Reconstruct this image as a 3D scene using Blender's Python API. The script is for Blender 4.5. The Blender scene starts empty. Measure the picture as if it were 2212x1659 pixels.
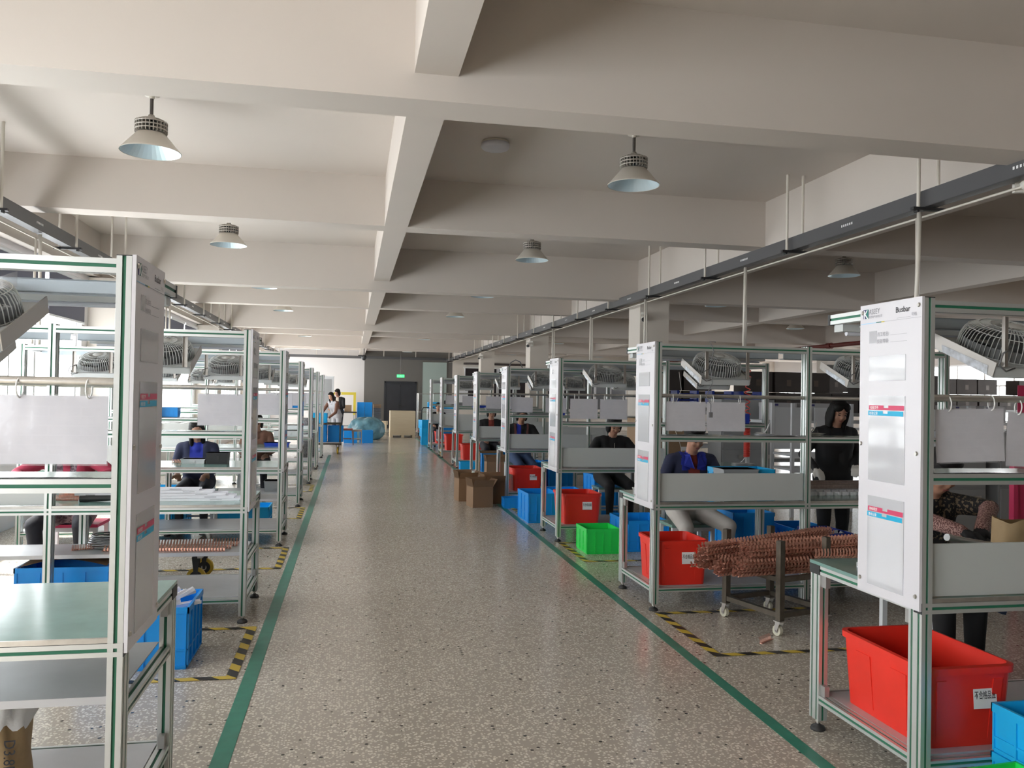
import bpy, bmesh, math, random
from mathutils import Vector, Matrix
random.seed(7)
C = bpy.context.scene.collection
SC = bpy.context.scene
PI = math.pi
# ------------------------------------------------------------ camera
cam_d = bpy.data.cameras.new('camera'); cam = bpy.data.objects.new('camera', cam_d); C.objects.link(cam)
cam_d.sensor_width = 36.0; cam_d.sensor_fit = 'HORIZONTAL'; cam_d.lens = 1778.06/2212*36.0
cam_d.clip_start = 0.05; cam_d.clip_end = 400
_y, _p, _r = math.radians(10.991), math.radians(0.799), math.radians(0.995)
_fw = Vector((math.sin(_y)*math.cos(_p), math.cos(_y)*math.cos(_p), math.sin(_p)))
_r0 = Vector((math.cos(_y), -math.sin(_y), 0)); _u0 = _r0.cross(_fw)
_rt = _r0*math.cos(_r)+_u0*math.sin(_r); _up = _u0*math.cos(_r)-_r0*math.sin(_r)
cam.matrix_world = Matrix(((_rt.x, _up.x, -_fw.x, 0), (_rt.y, _up.y, -_fw.y, 0), (_rt.z, _up.z, -_fw.z, 1.6), (0, 0, 0, 1)))
SC.camera = cam
# ------------------------------------------------------------ world, sun, exposure
W = bpy.data.worlds.new('World'); SC.world = W; W.use_nodes = True
_n = W.node_tree.nodes; _bg = _n['Background']
_bg.inputs[0].default_value = (0.965, 0.965, 1.0, 1); _bg.inputs[1].default_value = 5.2
sun_d = bpy.data.lights.new('sun', 'SUN'); sun_d.energy = 6.0; sun_d.angle = math.radians(1.0); sun_d.color = (1, .95, .87)
sun = bpy.data.objects.new('sun', sun_d); C.objects.link(sun)
sun.rotation_euler = Vector((0.62, -0.16, -0.90)).to_track_quat('-Z', 'Y').to_euler()
def portal(loc, rot, sx, sy):
    d = bpy.data.lights.new('window_portal', 'AREA'); d.shape = 'RECTANGLE'; d.size = sx; d.size_y = sy
    d.cycles.is_portal = True
    o = bpy.data.objects.new('window_portal', d); o.location = loc; o.rotation_euler = rot; C.objects.link(o)
SC.view_settings.view_transform = 'Standard'; SC.view_settings.look = 'None'
SC.view_settings.gamma = 1.0; SC.view_settings.use_curve_mapping = False
SC.view_settings.exposure = 1.05
cy = SC.cycles
cy.max_bounces = 7; cy.diffuse_bounces = 5; cy.glossy_bounces = 3; cy.transmission_bounces = 4; cy.transparent_max_bounces = 12
cy.caustics_reflective = False; cy.caustics_refractive = False
cy.use_denoising = True
cy.sample_clamp_indirect = 6.0
# ------------------------------------------------------------ helpers
class MB:
    """collects polygons of ONE mesh object"""
    def __init__(s): s.v = []; s.f = []; s.m = []; s.s = []
    def add(s, vs, fs, m=0, smooth=False, M=None):
        b = len(s.v)
        s.v += [tuple(M @ Vector(v)) if M else tuple(v) for v in vs]
        for f in fs:
            s.f.append([b+i for i in f]); s.m.append(m); s.s.append(smooth)
        return s
    def box(s, x0, x1, y0, y1, z0, z1, m=0, M=None):
        if x0 > x1: x0, x1 = x1, x0
        if y0 > y1: y0, y1 = y1, y0
        if z0 > z1: z0, z1 = z1, z0
        vs = [(x0,y0,z0),(x1,y0,z0),(x1,y1,z0),(x0,y1,z0),(x0,y0,z1),(x1,y0,z1),(x1,y1,z1),(x0,y1,z1)]
        return s.add(vs, [(0,3,2,1),(4,5,6,7),(0,1,5,4),(1,2,6,5),(2,3,7,6),(3,0,4,7)], m, False, M)
    def cbox(s, c, d, m=0, R=None):
        M = Matrix.Translation(c) @ R.to_4x4() if R is not None else Matrix.Translation(c)
        return s.box(-d[0]/2, d[0]/2, -d[1]/2, d[1]/2, -d[2]/2, d[2]/2, m, M)
    def frus(s, b, t, z0, z1, m=0, M=None):
        """box whose bottom rect b and top rect t differ: (x0,x1,y0,y1)"""
        vs = [(b[0],b[2],z0),(b[1],b[2],z0),(b[1],b[3],z0),(b[0],b[3],z0),(t[0],t[2],z1),(t[1],t[2],z1),(t[1],t[3],z1),(t[0],t[3],z1)]
        return s.add(vs, [(0,3,2,1),(4,5,6,7),(0,1,5,4),(1,2,6,5),(2,3,7,6),(3,0,4,7)], m, False, M)
    def prof(s, ax, a0, a1, c, d, n=(1, 1), m=0, mg=1):
        """slotted aluminium extrusion along axis ax; c,d = centre and size across; n = slots per side"""
        w, h = d; sl, dp = .0058, .005
        pts = []; gm = []
        def side(p, q, k, nin):
            L = (Vector(q)-Vector(p)).length; t = (Vector(q)-Vector(p))/L
            pts.append(p); gm.append(m)
            for i in range(k):
                cc = L*((i+.5)/k)
                for dd, e, g in ((cc-sl, 0, m), (cc-sl, dp, mg), (cc+sl, dp, m), (cc+sl, 0, m)):
                    pts.append(tuple(Vector(p)+t*dd+Vector(nin)*e)); gm.append(g)
        side((-w/2,-h/2),(w/2,-h/2),n[0],(0,1)); side((w/2,-h/2),(w/2,h/2),n[1],(-1,0))
        side((w/2,h/2),(-w/2,h/2),n[0],(0,-1)); side((-w/2,h/2),(-w/2,-h/2),n[1],(1,0))
        N = len(pts)
        def P(p, a):
            u, v = p[0]+c[0], p[1]+c[1]
            return (a,u,v) if ax == 'x' else (u,a,v) if ax == 'y' else (u,v,a)
        vs = [P(p, a0) for p in pts]+[P(p, a1) for p in pts]
        b = len(s.v); s.v += vs
        for i in range(N):
            j = (i+1) % N
            s.f.append([b+i, b+j, b+N+j, b+N+i]); s.m.append(gm[i]); s.s.append(False)
        s.f.append([b+i for i in range(N)][::-1]); s.m.append(m); s.s.append(False)
        s.f.append([b+N+i for i in range(N)]); s.m.append(m); s.s.append(False)
        return s
    def cyl(s, p0, p1, r0, r1=None, n=12, m=0, caps=True, smooth=True):
        r1 = r0 if r1 is None else r1
        p0, p1 = Vector(p0), Vector(p1); d = (p1-p0).normalized()
        a = d.orthogonal().normalized(); b = d.cross(a)
        vs = [p0+(a*math.cos(2*PI*i/n)+b*math.sin(2*PI*i/n))*r0 for i in range(n)]+[p1+(a*math.cos(2*PI*i/n)+b*math.sin(2*PI*i/n))*r1 for i in range(n)]
        s.add(vs, [(i,(i+1)%n,n+(i+1)%n,n+i) for i in range(n)], m, smooth)
        if caps: s.add(vs, [tuple(range(n))[::-1], tuple(range(n,2*n))], m, False)
        return s
    def lathe(s, pr, n=24, m=0, M=None, smooth=True, a0=0, a1=2*PI):
        full = abs(a1-a0-2*PI) < 1e-6; k = n if full else n+1
        vs = [(r*math.cos(a0+(a1-a0)*i/n), r*math.sin(a0+(a1-a0)*i/n), z) for r, z in pr for i in range(k)]
        fs = [(j*k+i, j*k+(i+1)%k, (j+1)*k+(i+1)%k, (j+1)*k+i) for j in range(len(pr)-1) for i in range(k if full else n)]
        return s.add(vs, fs, m, smooth, M)
    def tube(s, pts, r, n=6, m=0, closed=False, smooth=True, M=None):
        pts = [Vector(p) for p in pts]; N = len(pts); vs = []; prev = None
        for i, p in enumerate(pts):
            a = pts[i-1] if i or closed else p; b = pts[(i+1) % N] if i < N-1 or closed else p
            d = (b-a).normalized()
            if prev is None: u = d.orthogonal().normalized()
            else:
                u = prev-d*prev.dot(d); u = u.normalized() if u.length > 1e-6 else d.orthogonal().normalized()
            prev = u; w = d.cross(u)
            rr = r[i] if isinstance(r, (list, tuple)) else r
            vs += [p+(u*math.cos(2*PI*k/n)+w*math.sin(2*PI*k/n))*rr for k in range(n)]
        R = N if closed else N-1
        fs = [(i*n+k, i*n+(k+1)%n, ((i+1)%N)*n+(k+1)%n, ((i+1)%N)*n+k) for i in range(R) for k in range(n)]
        if not closed: fs += [tuple(range(n))[::-1], tuple(range((N-1)*n, N*n))]
        return s.add(vs, fs, m, smooth, M)
    def quad(s, a, b, c, d, m=0): return s.add([a,b,c,d], [(0,1,2,3)], m)
    def sheet(s, nx, ny, fn, m=0, smooth=True):
        vs = [fn(i/nx, j/ny) for j in range(ny+1) for i in range(nx+1)]
        return s.add(vs, [(j*(nx+1)+i, j*(nx+1)+i+1, (j+1)*(nx+1)+i+1, (j+1)*(nx+1)+i) for j in range(ny) for i in range(nx)], m, smooth)
    def text(s, body, size, M, m=0, sx=1.0, bold=0.0, align='LEFT'):
        me = text_mesh(body, bold, align)
        T = M @ Matrix.Diagonal((size*sx, size, size, 1))
        return s.add([v.co for v in me.vertices], [tuple(p.vertices) for p in me.polygons], m, False, T)
    def build(s, name, mats, parent=None, loc=None, flip=False):
        me = bpy.data.meshes.new(name)
        me.from_pydata(s.v, [], [f[::-1] for f in s.f] if flip else s.f)
        mats = mats if isinstance(mats, (list, tuple)) else [mats]
        for k in mats: me.materials.append(k)
        me.polygons.foreach_set('material_index', s.m)
        me.polygons.foreach_set('use_smooth', s.s)
        me.update()
        o = bpy.data.objects.new(name, me); C.objects.link(o)
        if parent: o.parent = parent
        if loc: o.location = loc
        return o
_tc = {}
def text_mesh(body, bold=0.0, align='LEFT'):
    k = (body, bold, align)
    if k not in _tc:
        cu = bpy.data.curves.new('lettering', 'FONT'); cu.body = body; cu.size = 1.0; cu.offset = bold; cu.align_x = align; cu.resolution_u = 2
        ob = bpy.data.objects.new('lettering', cu); C.objects.link(ob)
        dg = bpy.context.evaluated_depsgraph_get()
        _tc[k] = bpy.data.meshes.new_from_object(ob.evaluated_get(dg))
        bpy.data.objects.remove(ob); bpy.data.curves.remove(cu)
    return _tc[k]
def frame_M(o, x, y):
    x, y = Vector(x), Vector(y); z = x.cross(y)
    return Matrix(((x.x,y.x,z.x,o[0]),(x.y,y.y,z.y,o[1]),(x.z,y.z,z.z,o[2]),(0,0,0,1)))
def tag(o, label, cat, group=None):
    o['label'] = label; o['category'] = cat
    if group: o['group'] = group
    return o
def thing(name, label, cat, loc=(0,0,0), rz=0, group=None):
    o = bpy.data.objects.new(name, None); C.objects.link(o); o.empty_display_size = .1
    o.location = loc; o.rotation_euler = (0,0,rz)
    return tag(o, label, cat, group)
def struct(o): o['kind'] = 'structure'; return o
KIDS = {}
def copy_tree(o, loc=None, rz=None, label=None, group=None, parent=None, skip=()):
    c = o.copy(); C.objects.link(c)
    if parent is not None: c.parent = parent
    if loc is not None: c.location = loc
    if rz is not None: c.rotation_euler = (0,0,rz)
    if label: c['label'] = label
    if group: c['group'] = group
    for ch in list(o.children):
        if ch.get('tagname') in skip: continue
        copy_tree(ch, parent=c, skip=skip)
    return c
# ------------------------------------------------------------ materials
def mat(name, col, rough=.5, metal=0.0, spec=.5, alpha=1.0, noise=0.0, nscale=6.0, bump=0.0, bscale=40.0, emit=None, estr=0, coat=0.0):
    m = bpy.data.materials.new(name); m.use_nodes = True
    nt = m.node_tree; b = nt.nodes['Principled BSDF']
    b.inputs['Base Color'].default_value = (*col, 1); b.inputs['Roughness'].default_value = rough
    b.inputs['Metallic'].default_value = metal; b.inputs['Specular IOR Level'].default_value = spec
    if coat: b.inputs['Coat Weight'].default_value = coat; b.inputs['Coat Roughness'].default_value = .1
    if noise or bump:
        tc = nt.nodes.new('ShaderNodeTexCoord')
    if noise:
        n = nt.nodes.new('ShaderNodeTexNoise'); n.inputs['Scale'].default_value = nscale; n.inputs['Detail'].default_value = 4
        nt.links.new(tc.outputs['Object'], n.inputs['Vector'])
        r = nt.nodes.new('ShaderNodeMapRange'); r.inputs[1].default_value = .25; r.inputs[2].default_value = .75
        r.inputs[3].default_value = 1-noise; r.inputs[4].default_value = 1+noise
        nt.links.new(n.outputs['Fac'], r.inputs[0])
        x = nt.nodes.new('ShaderNodeVectorMath'); x.operation = 'SCALE'; x.inputs[0].default_value = col
        nt.links.new(r.outputs[0], x.inputs['Scale']); nt.links.new(x.outputs[0], b.inputs['Base Color'])
    if bump:
        n2 = nt.nodes.new('ShaderNodeTexNoise'); n2.inputs['Scale'].default_value = bscale; n2.inputs['Detail'].default_value = 3
        nt.links.new(tc.outputs['Object'], n2.inputs['Vector'])
        bp = nt.nodes.new('ShaderNodeBump'); bp.inputs['Strength'].default_value = bump; bp.inputs['Distance'].default_value = .01
        nt.links.new(n2.outputs['Fac'], bp.inputs['Height']); nt.links.new(bp.outputs[0], b.inputs['Normal'])
    if emit: b.inputs['Emission Color'].default_value = (*emit, 1); b.inputs['Emission Strength'].default_value = estr
    if alpha < 1:
        out = nt.nodes['Material Output']; tr = nt.nodes.new('ShaderNodeBsdfTransparent'); mx = nt.nodes.new('ShaderNodeMixShader')
        mx.inputs[0].default_value = alpha
        nt.links.new(tr.outputs[0], mx.inputs[1]); nt.links.new(b.outputs[0], mx.inputs[2]); nt.links.new(mx.outputs[0], out.inputs[0])
    return m
def glass_mat(name, tint=(.97,.99,.98), refl=.06):
    m = bpy.data.materials.new(name); m.use_nodes = True; nt = m.node_tree; nt.nodes.remove(nt.nodes['Principled BSDF'])
    out = nt.nodes['Material Output']; tr = nt.nodes.new('ShaderNodeBsdfTransparent'); tr.inputs[0].default_value = (*tint, 1)
    gl = nt.nodes.new('ShaderNodeBsdfGlossy'); gl.inputs['Roughness'].default_value = .03
    mx = nt.nodes.new('ShaderNodeMixShader'); mx.inputs[0].default_value = refl
    nt.links.new(tr.outputs[0], mx.inputs[1]); nt.links.new(gl.outputs[0], mx.inputs[2]); nt.links.new(mx.outputs[0], out.inputs[0])
    return m
def terrazzo():
    m = bpy.data.materials.new('terrazzo'); m.use_nodes = True; nt = m.node_tree; b = nt.nodes['Principled BSDF']
    L = nt.links.new; N = nt.nodes.new
    tc = N('ShaderNodeTexCoord')
    def vor(scale, feat='F1'):
        v = N('ShaderNodeTexVoronoi'); v.feature = feat; v.inputs['Scale'].default_value = scale; L(tc.outputs['Object'], v.inputs['Vector']); return v
    v1 = vor(72); v2 = vor(30)
    sep = N('ShaderNodeSeparateColor'); L(v1.outputs['Color'], sep.inputs[0])
    sep2 = N('ShaderNodeSeparateColor'); L(v2.outputs['Color'], sep2.inputs[0])
    def math_(op, a, bb):
        x = N('ShaderNodeMath'); x.operation = op
        for i, q in enumerate((a, bb)):
            if isinstance(q, (int, float)): x.inputs[i].default_value = q
            else: L(q, x.inputs[i])
        return x.outputs[0]
    chipr = math_('MULTIPLY_ADD', sep.outputs[1], .22); chipr.node.inputs[2].default_value = .34
    inside = math_('LESS_THAN', v1.outputs['Distance'], chipr)
    has = math_('GREATER_THAN', sep.outputs[0], .30)
    light = math_('MULTIPLY', inside, has)
    dk = math_('MULTIPLY', math_('LESS_THAN', v2.outputs['Distance'], .26), math_('GREATER_THAN', sep2.outputs[0], .90))
    big = N('ShaderNodeTexNoise'); big.inputs['Scale'].default_value = .55; big.inputs['Detail'].default_value = 3; L(tc.outputs['Object'], big.inputs['Vector'])
    def mixc(f, A, B):
        x = N('ShaderNodeMix'); x.data_type = 'RGBA'; L(f, x.inputs[0])
        for i, q in ((6, A), (7, B)):
            if isinstance(q, tuple): x.inputs[i].default_value = (*q, 1)
            else: L(q, x.inputs[i])
        return x.outputs[2]
    base = mixc(big.outputs['Fac'], (.395,.345,.29), (.48,.43,.37))
    chip = mixc(sep.outputs[2], (.64,.585,.51), (.80,.745,.66))
    col = mixc(light, base, chip); col = mixc(dk, col, (.05,.046,.042))
    L(col, b.inputs['Base Color'])
    rr = N('ShaderNodeMapRange'); rr.inputs[3].default_value = .13; rr.inputs[4].default_value = .27; L(big.outputs['Fac'], rr.inputs[0]); L(rr.outputs[0], b.inputs['Roughness'])
    b.inputs['Specular IOR Level'].default_value = .55
    return m
def hazard_mat():
    m = mat('hazard_tape', (.75,.58,.08), .45); nt = m.node_tree; b = nt.nodes['Principled BSDF']
    tc = nt.nodes.new('ShaderNodeTexCoord'); w = nt.nodes.new('ShaderNodeTexWave'); w.wave_type = 'BANDS'; w.bands_direction = 'DIAGONAL'
    w.inputs['Scale'].default_value = 3.1
    nt.links.new(tc.outputs['Object'], w.inputs['Vector'])
    g = nt.nodes.new('ShaderNodeMath'); g.operation = 'GREATER_THAN'; g.inputs[1].default_value = .5; nt.links.new(w.outputs['Fac'], g.inputs[0])
    mx = nt.nodes.new('ShaderNodeMix'); mx.data_type = 'RGBA'; mx.inputs[6].default_value = (.03,.028,.025,1); mx.inputs[7].default_value = (.62,.45,.06,1)
    nt.links.new(g.outputs[0], mx.inputs[0]); nt.links.new(mx.outputs[2], b.inputs['Base Color'])
    return m
def print_mat(name, sc=(9,16)):
    """pale sheet with faint printed blocks (flat print)"""
    m = mat(name, (.70,.70,.75), .35); nt = m.node_tree; b = nt.nodes['Principled BSDF']
    tc = nt.nodes.new('ShaderNodeTexCoord')
    mp = nt.nodes.new('ShaderNodeMapping'); mp.inputs['Rotation'].default_value = (PI/2,0,0); mp.inputs['Scale'].default_value = (1,1,1)
    nt.links.new(tc.outputs['Generated'], mp.inputs[0])
    br = nt.nodes.new('ShaderNodeTexBrick'); br.inputs['Scale'].default_value = 3.0; br.inputs['Color1'].default_value = (.70,.695,.742,1); br.inputs['Color2'].default_value = (.68,.672,.72,1)
    br.inputs['Mortar'].default_value = (.715,.708,.755,1); br.inputs['Mortar Size'].default_value = .03; br.inputs['Brick Width'].default_value = .9; br.inputs['Row Height'].default_value = .42
    nt.links.new(mp.outputs[0], br.inputs['Vector'])
    nz = nt.nodes.new('ShaderNodeTexNoise'); nz.inputs['Scale'].default_value = 3.5; nz.inputs['Detail'].default_value = 5; nt.links.new(tc.outputs['Generated'], nz.inputs['Vector'])
    r = nt.nodes.new('ShaderNodeMapRange'); r.inputs[1].default_value = .4; r.inputs[2].default_value = .6; nt.links.new(nz.outputs['Fac'], r.inputs[0])
    mx = nt.nodes.new('ShaderNodeMix'); mx.data_type = 'RGBA'; mx.inputs[7].default_value = (.73,.72,.765,1)
    nt.links.new(r.outputs[0], mx.inputs[0]); nt.links.new(br.outputs['Color'], mx.inputs[6]); nt.links.new(mx.outputs[2], b.inputs['Base Color'])
    return m
def wood_mat(name, a, bcol, sc=8):
    m = mat(name, a, .6); nt = m.node_tree; b = nt.nodes['Principled BSDF']; tc = nt.nodes.new('ShaderNodeTexCoord')
    mp = nt.nodes.new('ShaderNodeMapping'); mp.inputs['Scale'].default_value = (1,1,9); nt.links.new(tc.outputs['Object'], mp.inputs[0])
    n = nt.nodes.new('ShaderNodeTexNoise'); n.inputs['Scale'].default_value = sc*.25; n.inputs['Detail'].default_value = 6; nt.links.new(mp.outputs[0], n.inputs['Vector'])
    mx = nt.nodes.new('ShaderNodeMix'); mx.data_type = 'RGBA'; mx.inputs[6].default_value = (*a,1); mx.inputs[7].default_value = (*bcol,1)
    nt.links.new(n.outputs['Fac'], mx.inputs[0]); nt.links.new(mx.outputs[2], b.inputs['Base Color'])
    return m
def cloth_pattern(name, a, b_, scale=60, thr=.5):
    m = mat(name, a, .85); nt = m.node_tree; b = nt.nodes['Principled BSDF']; tc = nt.nodes.new('ShaderNodeTexCoord')
    n = nt.nodes.new('ShaderNodeTexNoise'); n.inputs['Scale'].default_value = scale; n.inputs['Detail'].default_value = 2; nt.links.new(tc.outputs['Object'], n.inputs['Vector'])
    g = nt.nodes.new('ShaderNodeMath'); g.operation = 'GREATER_THAN'; g.inputs[1].default_value = thr; nt.links.new(n.outputs['Fac'], g.inputs[0])
    mx = nt.nodes.new('ShaderNodeMix'); mx.data_type = 'RGBA'; mx.inputs[6].default_value = (*a,1); mx.inputs[7].default_value = (*b_,1)
    nt.links.new(g.outputs[0], mx.inputs[0]); nt.links.new(mx.outputs[2], b.inputs['Base Color'])
    return m
M = dict(
 alu=mat('aluminium', (.66,.675,.665), .36, .7), green=mat('green_inlay', (.02,.155,.085), .5), alu_dark=mat('steel_grey', (.42,.41,.40), .4, .6),
 blue_alu=mat('pale_blue_profile', (.42,.52,.72), .4, .3), steel=mat('brushed_steel', (.62,.60,.57), .28, .9, noise=.12, nscale=20),
 cap=mat('black_plastic', (.025,.025,.027), .45), rubber=mat('black_rubber', (.03,.03,.03), .6),
 mat_green=mat('green_bench_mat', (.175,.305,.275), .15, spec=.65, noise=.10, nscale=9), shelf_mat=mat('green_shelf_mat', (.30,.40,.37), .2, noise=.08),
 board=mat('grey_board', (.49,.515,.51), .4), tray=mat('grey_sheet', (.55,.55,.57), .38, .35, noise=.06), sign=mat('white_sign', (.66,.645,.68), .3),
 pocket=mat('clear_pocket', (.70,.70,.73), .06, alpha=.5, spec=.7), paper=mat('white_paper', (.86,.86,.88), .5), black=mat('black_print', (.02,.02,.025), .6), grey_print=mat('grey_print', (.30,.30,.33), .6),
 red_strip=mat('red_print', (.62,.045,.13), .4), cyan_strip=mat('cyan_print', (.0,.40,.66), .4), navy_print=mat('navy_print', (.035,.03,.16), .4), teal_print=mat('teal_print', (.01,.16,.14), .4), lblue_print=mat('light_blue_print', (.30,.60,.85), .4), white_print=mat('white_print', (.9,.9,.9), .5),
 wall=mat('beige_plaster', (.70,.64,.575), .75, noise=.02, nscale=1.5), ceil=mat('ceiling_plaster', (.625,.566,.515), .75, noise=.02, nscale=1.2), white_wall=mat('white_plaster', (.69,.665,.66), .7),  # warmth of bounced sunlight is put into the wall and ceiling colours
 dark_wall=mat('dark_grey_paint', (.150,.140,.128), .6), dark_door=mat('charcoal_door', (.03,.031,.038), .45, noise=.15, nscale=3), floor=terrazzo(),
 green_tape=mat('green_tape', (.035,.22,.155), .35, noise=.15, nscale=12), hazard=hazard_mat(),
 glass=glass_mat('window_glass'), frost=mat('frosted_glass', (.40,.48,.45), .35), win_frame=mat('white_window_frame', (.82,.82,.84), .4), blind=mat('blind_fabric', (.17,.17,.22), .8), dark_glass=mat('dark_pane', (.035,.03,.033), .15),
 tray_dark=mat('dark_trunking', (.045,.045,.048), .4), tray_side=mat('grey_trunking', (.085,.085,.09), .4), conduit=mat('white_conduit', (.72,.67,.60), .45), red_pipe=mat('red_pipe', (.14,.022,.018), .5), brown_pipe=mat('brown_pipe', (.05,.035,.03), .5),
 lamp=mat('lamp_shade', (.70,.655,.585), .45, .05), lamp_in=mat('reflector', (.74,.88,.95), .30, .55), heat=mat('heat_sink', (.46,.43,.39), .45, .35), rod=mat('lamp_rod', (.10,.09,.085), .4, .3), disc=mat('lamp_diffuser', (.66,.66,.72), .35), led=mat('led_lens', (.7,.85,.9), .3, emit=(.62,.86,1.0), estr=1.6),  # lens glow is added, imitating daylight mirrored in the unlit lamps
 fan=mat('fan_grey', (.52,.54,.54), .42), fan_wire=mat('fan_wire', (.60,.62,.61), .38), fan_dark=mat('fan_motor', (.13,.134,.137), .5), bracket=mat('galvanised', (.46,.43,.40), .4, .6), channel=mat('blue_grey_channel', (.42,.48,.53), .4, .35), foil=mat('peeling_film', (.70,.74,.82), .25, noise=.35, nscale=35),
 red=mat('red_plastic', (.80,.035,.020), .38, noise=.06, nscale=5), blue=mat('blue_plastic', (.008,.30,.82), .36, noise=.05, nscale=5), green_p=mat('green_plastic', (.02,.70,.10), .36, noise=.05, nscale=5), dblue=mat('royal_blue_plastic', (.02,.055,.42), .36), lblue=mat('sky_blue_plastic', (.01,.45,.88), .38),
 carton=mat('carton', (.26,.155,.085), .75, noise=.05, nscale=4), carton_l=mat('light_carton', (.34,.225,.135), .75, noise=.05), kraft=mat('kraft_paper', (.42,.29,.15), .7, noise=.12, nscale=8, bump=.5, bscale=14), white_bag=mat('white_woven', (.80,.80,.81), .6, bump=.6, bscale=18),
 copper=mat('copper', (.80,.42,.32), .28, .65, noise=.25, nscale=30), copper_d=mat('dull_copper', (.30,.11,.065), .45, .6, noise=.25, nscale=30), iron=mat('dirty_steel', (.105,.088,.068), .5, .5, noise=.3, nscale=14), caster_w=mat('cream_wheel', (.62,.60,.48), .5), caster_y=mat('yellow_wheel', (.62,.42,.04), .5),
 locker=mat('locker_grey', (.36,.37,.38), .4), locker_d=mat('locker_dark', (.20,.205,.21), .45), white_metal=mat('white_metal', (.66,.68,.71), .4), pvc=mat('white_pvc', (.82,.82,.86), .4), shadow_gap=mat('dark_cloth', (.045,.05,.06), .8),  # last entry is plain dark cloth for the folded bags
 bar_metal=mat('tinned_bar', (.36,.29,.26), .35, .6, noise=.2, nscale=40), strap_tape=mat('brown_tape', (.085,.06,.045), .5), dark_box=mat('dark_carton', (.045,.035,.032), .7, noise=.2, nscale=3), grey_box=mat('grey_carton', (.46,.46,.48), .6), wood=wood_mat('pale_plywood', (.62,.50,.33), (.72,.62,.45)), bag=mat('blue_film', (.13,.29,.36), .26, noise=.35, nscale=6, bump=1.0, bscale=9), yellow=mat('yellow_board', (.62,.50,.05), .45), exitg=mat('exit_green', (.02,.45,.08), .4, emit=(.05,.9,.2), estr=1.2),
 red_wood=mat('red_stool_top', (.36,.05,.04), .5), brown_wood=mat('brown_wood', (.16,.085,.06), .55), white_trim=mat('white_trim', (.8,.78,.74), .5), cctv=mat('camera_shell', (.74,.71,.66), .4), cord=mat('grey_cord', (.16,.16,.17), .5), hose=mat('red_hose', (.66,.05,.035), .35), cord_w=mat('white_cord', (.62,.60,.56), .5),
 sheet=print_mat('printed_sheet'), sleeve=mat('clear_sleeve', (.62,.62,.66), .08, alpha=.30, spec=.8, bump=.35, bscale=9), ring=mat('white_ring', (.85,.84,.82), .4), skin=mat('skin', (.44,.23,.155), .5), hair=mat('black_hair', (.007,.006,.006), .62, spec=.25), glove=mat('white_glove', (.74,.71,.67), .8),
 silver=mat('cable_coil', (.30,.30,.31), .3, .5), dark_reel=mat('grey_speckled', (.22,.22,.24), .5, noise=.8, nscale=60), pale_green=mat('pale_green_steel', (.30,.36,.34), .45), )
# ============================================================ the room
XL, XR, YB, YF, ZC = -3.76, 21.0, -12.6, 38.42, 3.86
def sbox(name, m, *b): return struct(MB().box(*b).build(name, m))
sbox('floor', M['floor'], XL-.3, XR+.3, YB, YF+.3, -.2, 0)
sbox('ceiling', M['ceil'], XL-.3, XR+.3, YB, YF+.3, ZC, ZC+.25)
sbox('wall_back', M['wall'], XL-.3, XR+.3, YB-.2, YB, 0, ZC)
GY = [4.62+8.45*k for k in range(-2, 4)]
for y in GY: sbox('ceiling_beam', M['ceil'], XL, XR, y-.15, y+.15, 3.2, ZC)
for k in range(-2, 4): sbox('ceiling_beam', M['ceil'], XL, XR, 8.66+8.45*k, 8.95+8.45*k, 3.345, ZC)
for x0, x1, z in ((.30,.54,3.343), (4.6,4.92,3.203), (8.95,9.2,3.343), (13.25,13.57,3.203), (17.4,17.65,3.343)):
    sbox('ceiling_beam', M['ceil'], x0, x1, YB, YF, z, ZC)
sbox('ceiling_beam', M['ceil'], XL, XL+.12, YB, YF, 3.22, ZC)
for y in GY:
    for x in (4.6, 13.25): sbox('column', M['wall'], x, x+.5, y-.27, y+.28, 0, 3.2)
    sbox('column', M['wall'], XL, XL+.52, y-.27, y+.28, 0, 3.2)
# left wall: sill wall, head wall, piers and window bands
sbox('wall_left', M['white_wall'], XL-.24, XL, YB, YF, 0, .85)
sbox('wall_left_head', M['white_wall'], XL-.24, XL, YB, YF, 3.12, ZC)
wn = [0]
def window_band(x, sgn, y0, y1, z0, z1, n, zt):
    """long window in a side wall at x; sgn = +1 when the room lies on its +x side"""
    wn[0] += 1
    r = bpy.data.objects.new('window_%d' % wn[0], None); C.objects.link(r); r.location = (x-sgn*.10, (y0+y1)/2, z0); struct(r)
    fr = MB(); L = y1-y0; w = L/n; a = -L/2; h = z1-z0; t = zt-z0
    for zz in (0, h-.05, t-.025): fr.box(-.03,.03,a,-a,zz,zz+.05)
    for i in range(n+1): fr.box(-.032,.032,max(a+i*w-.03,a),min(a+i*w+.03,-a),0,h)
    for i in range(n): fr.box(-.025,.025,a+(i+.5)*w-.018,a+(i+.5)*w+.018,0,t)
    fr.build('window_frame', M['win_frame'], r)
    base = None
    for i in range(n):
        for lo, hi in ((.05, t-.025), (t+.025, h-.05)):
            p = MB().box(-.004,.004,-w/2+.03,w/2-.03,lo,hi).build('pane', M['glass'], r, (0, a+(i+.5)*w, 0))
    MB().box(.05,.16,a,-a,-.03,0).build('window_sill', M['win_frame'], r) if sgn > 0 else MB().box(-.16,-.05,a,-a,-.03,0).build('window_sill', M['win_frame'], r)
    portal((x+sgn*.06, (y0+y1)/2, (z0+z1)/2), (0, -sgn*PI/2, 0), h, L)
    return r
for k in range(-2, 3):
    y0, y1 = 13.37+8.45*k, 21.0+8.45*k
    window_band(XL, 1, y0, y1, .85, 3.12, 5, 2.35)
    sbox('wall_left_pier', M['white_wall'], XL-.24, XL, y1, y1+.82, .85, 3.12)
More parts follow.
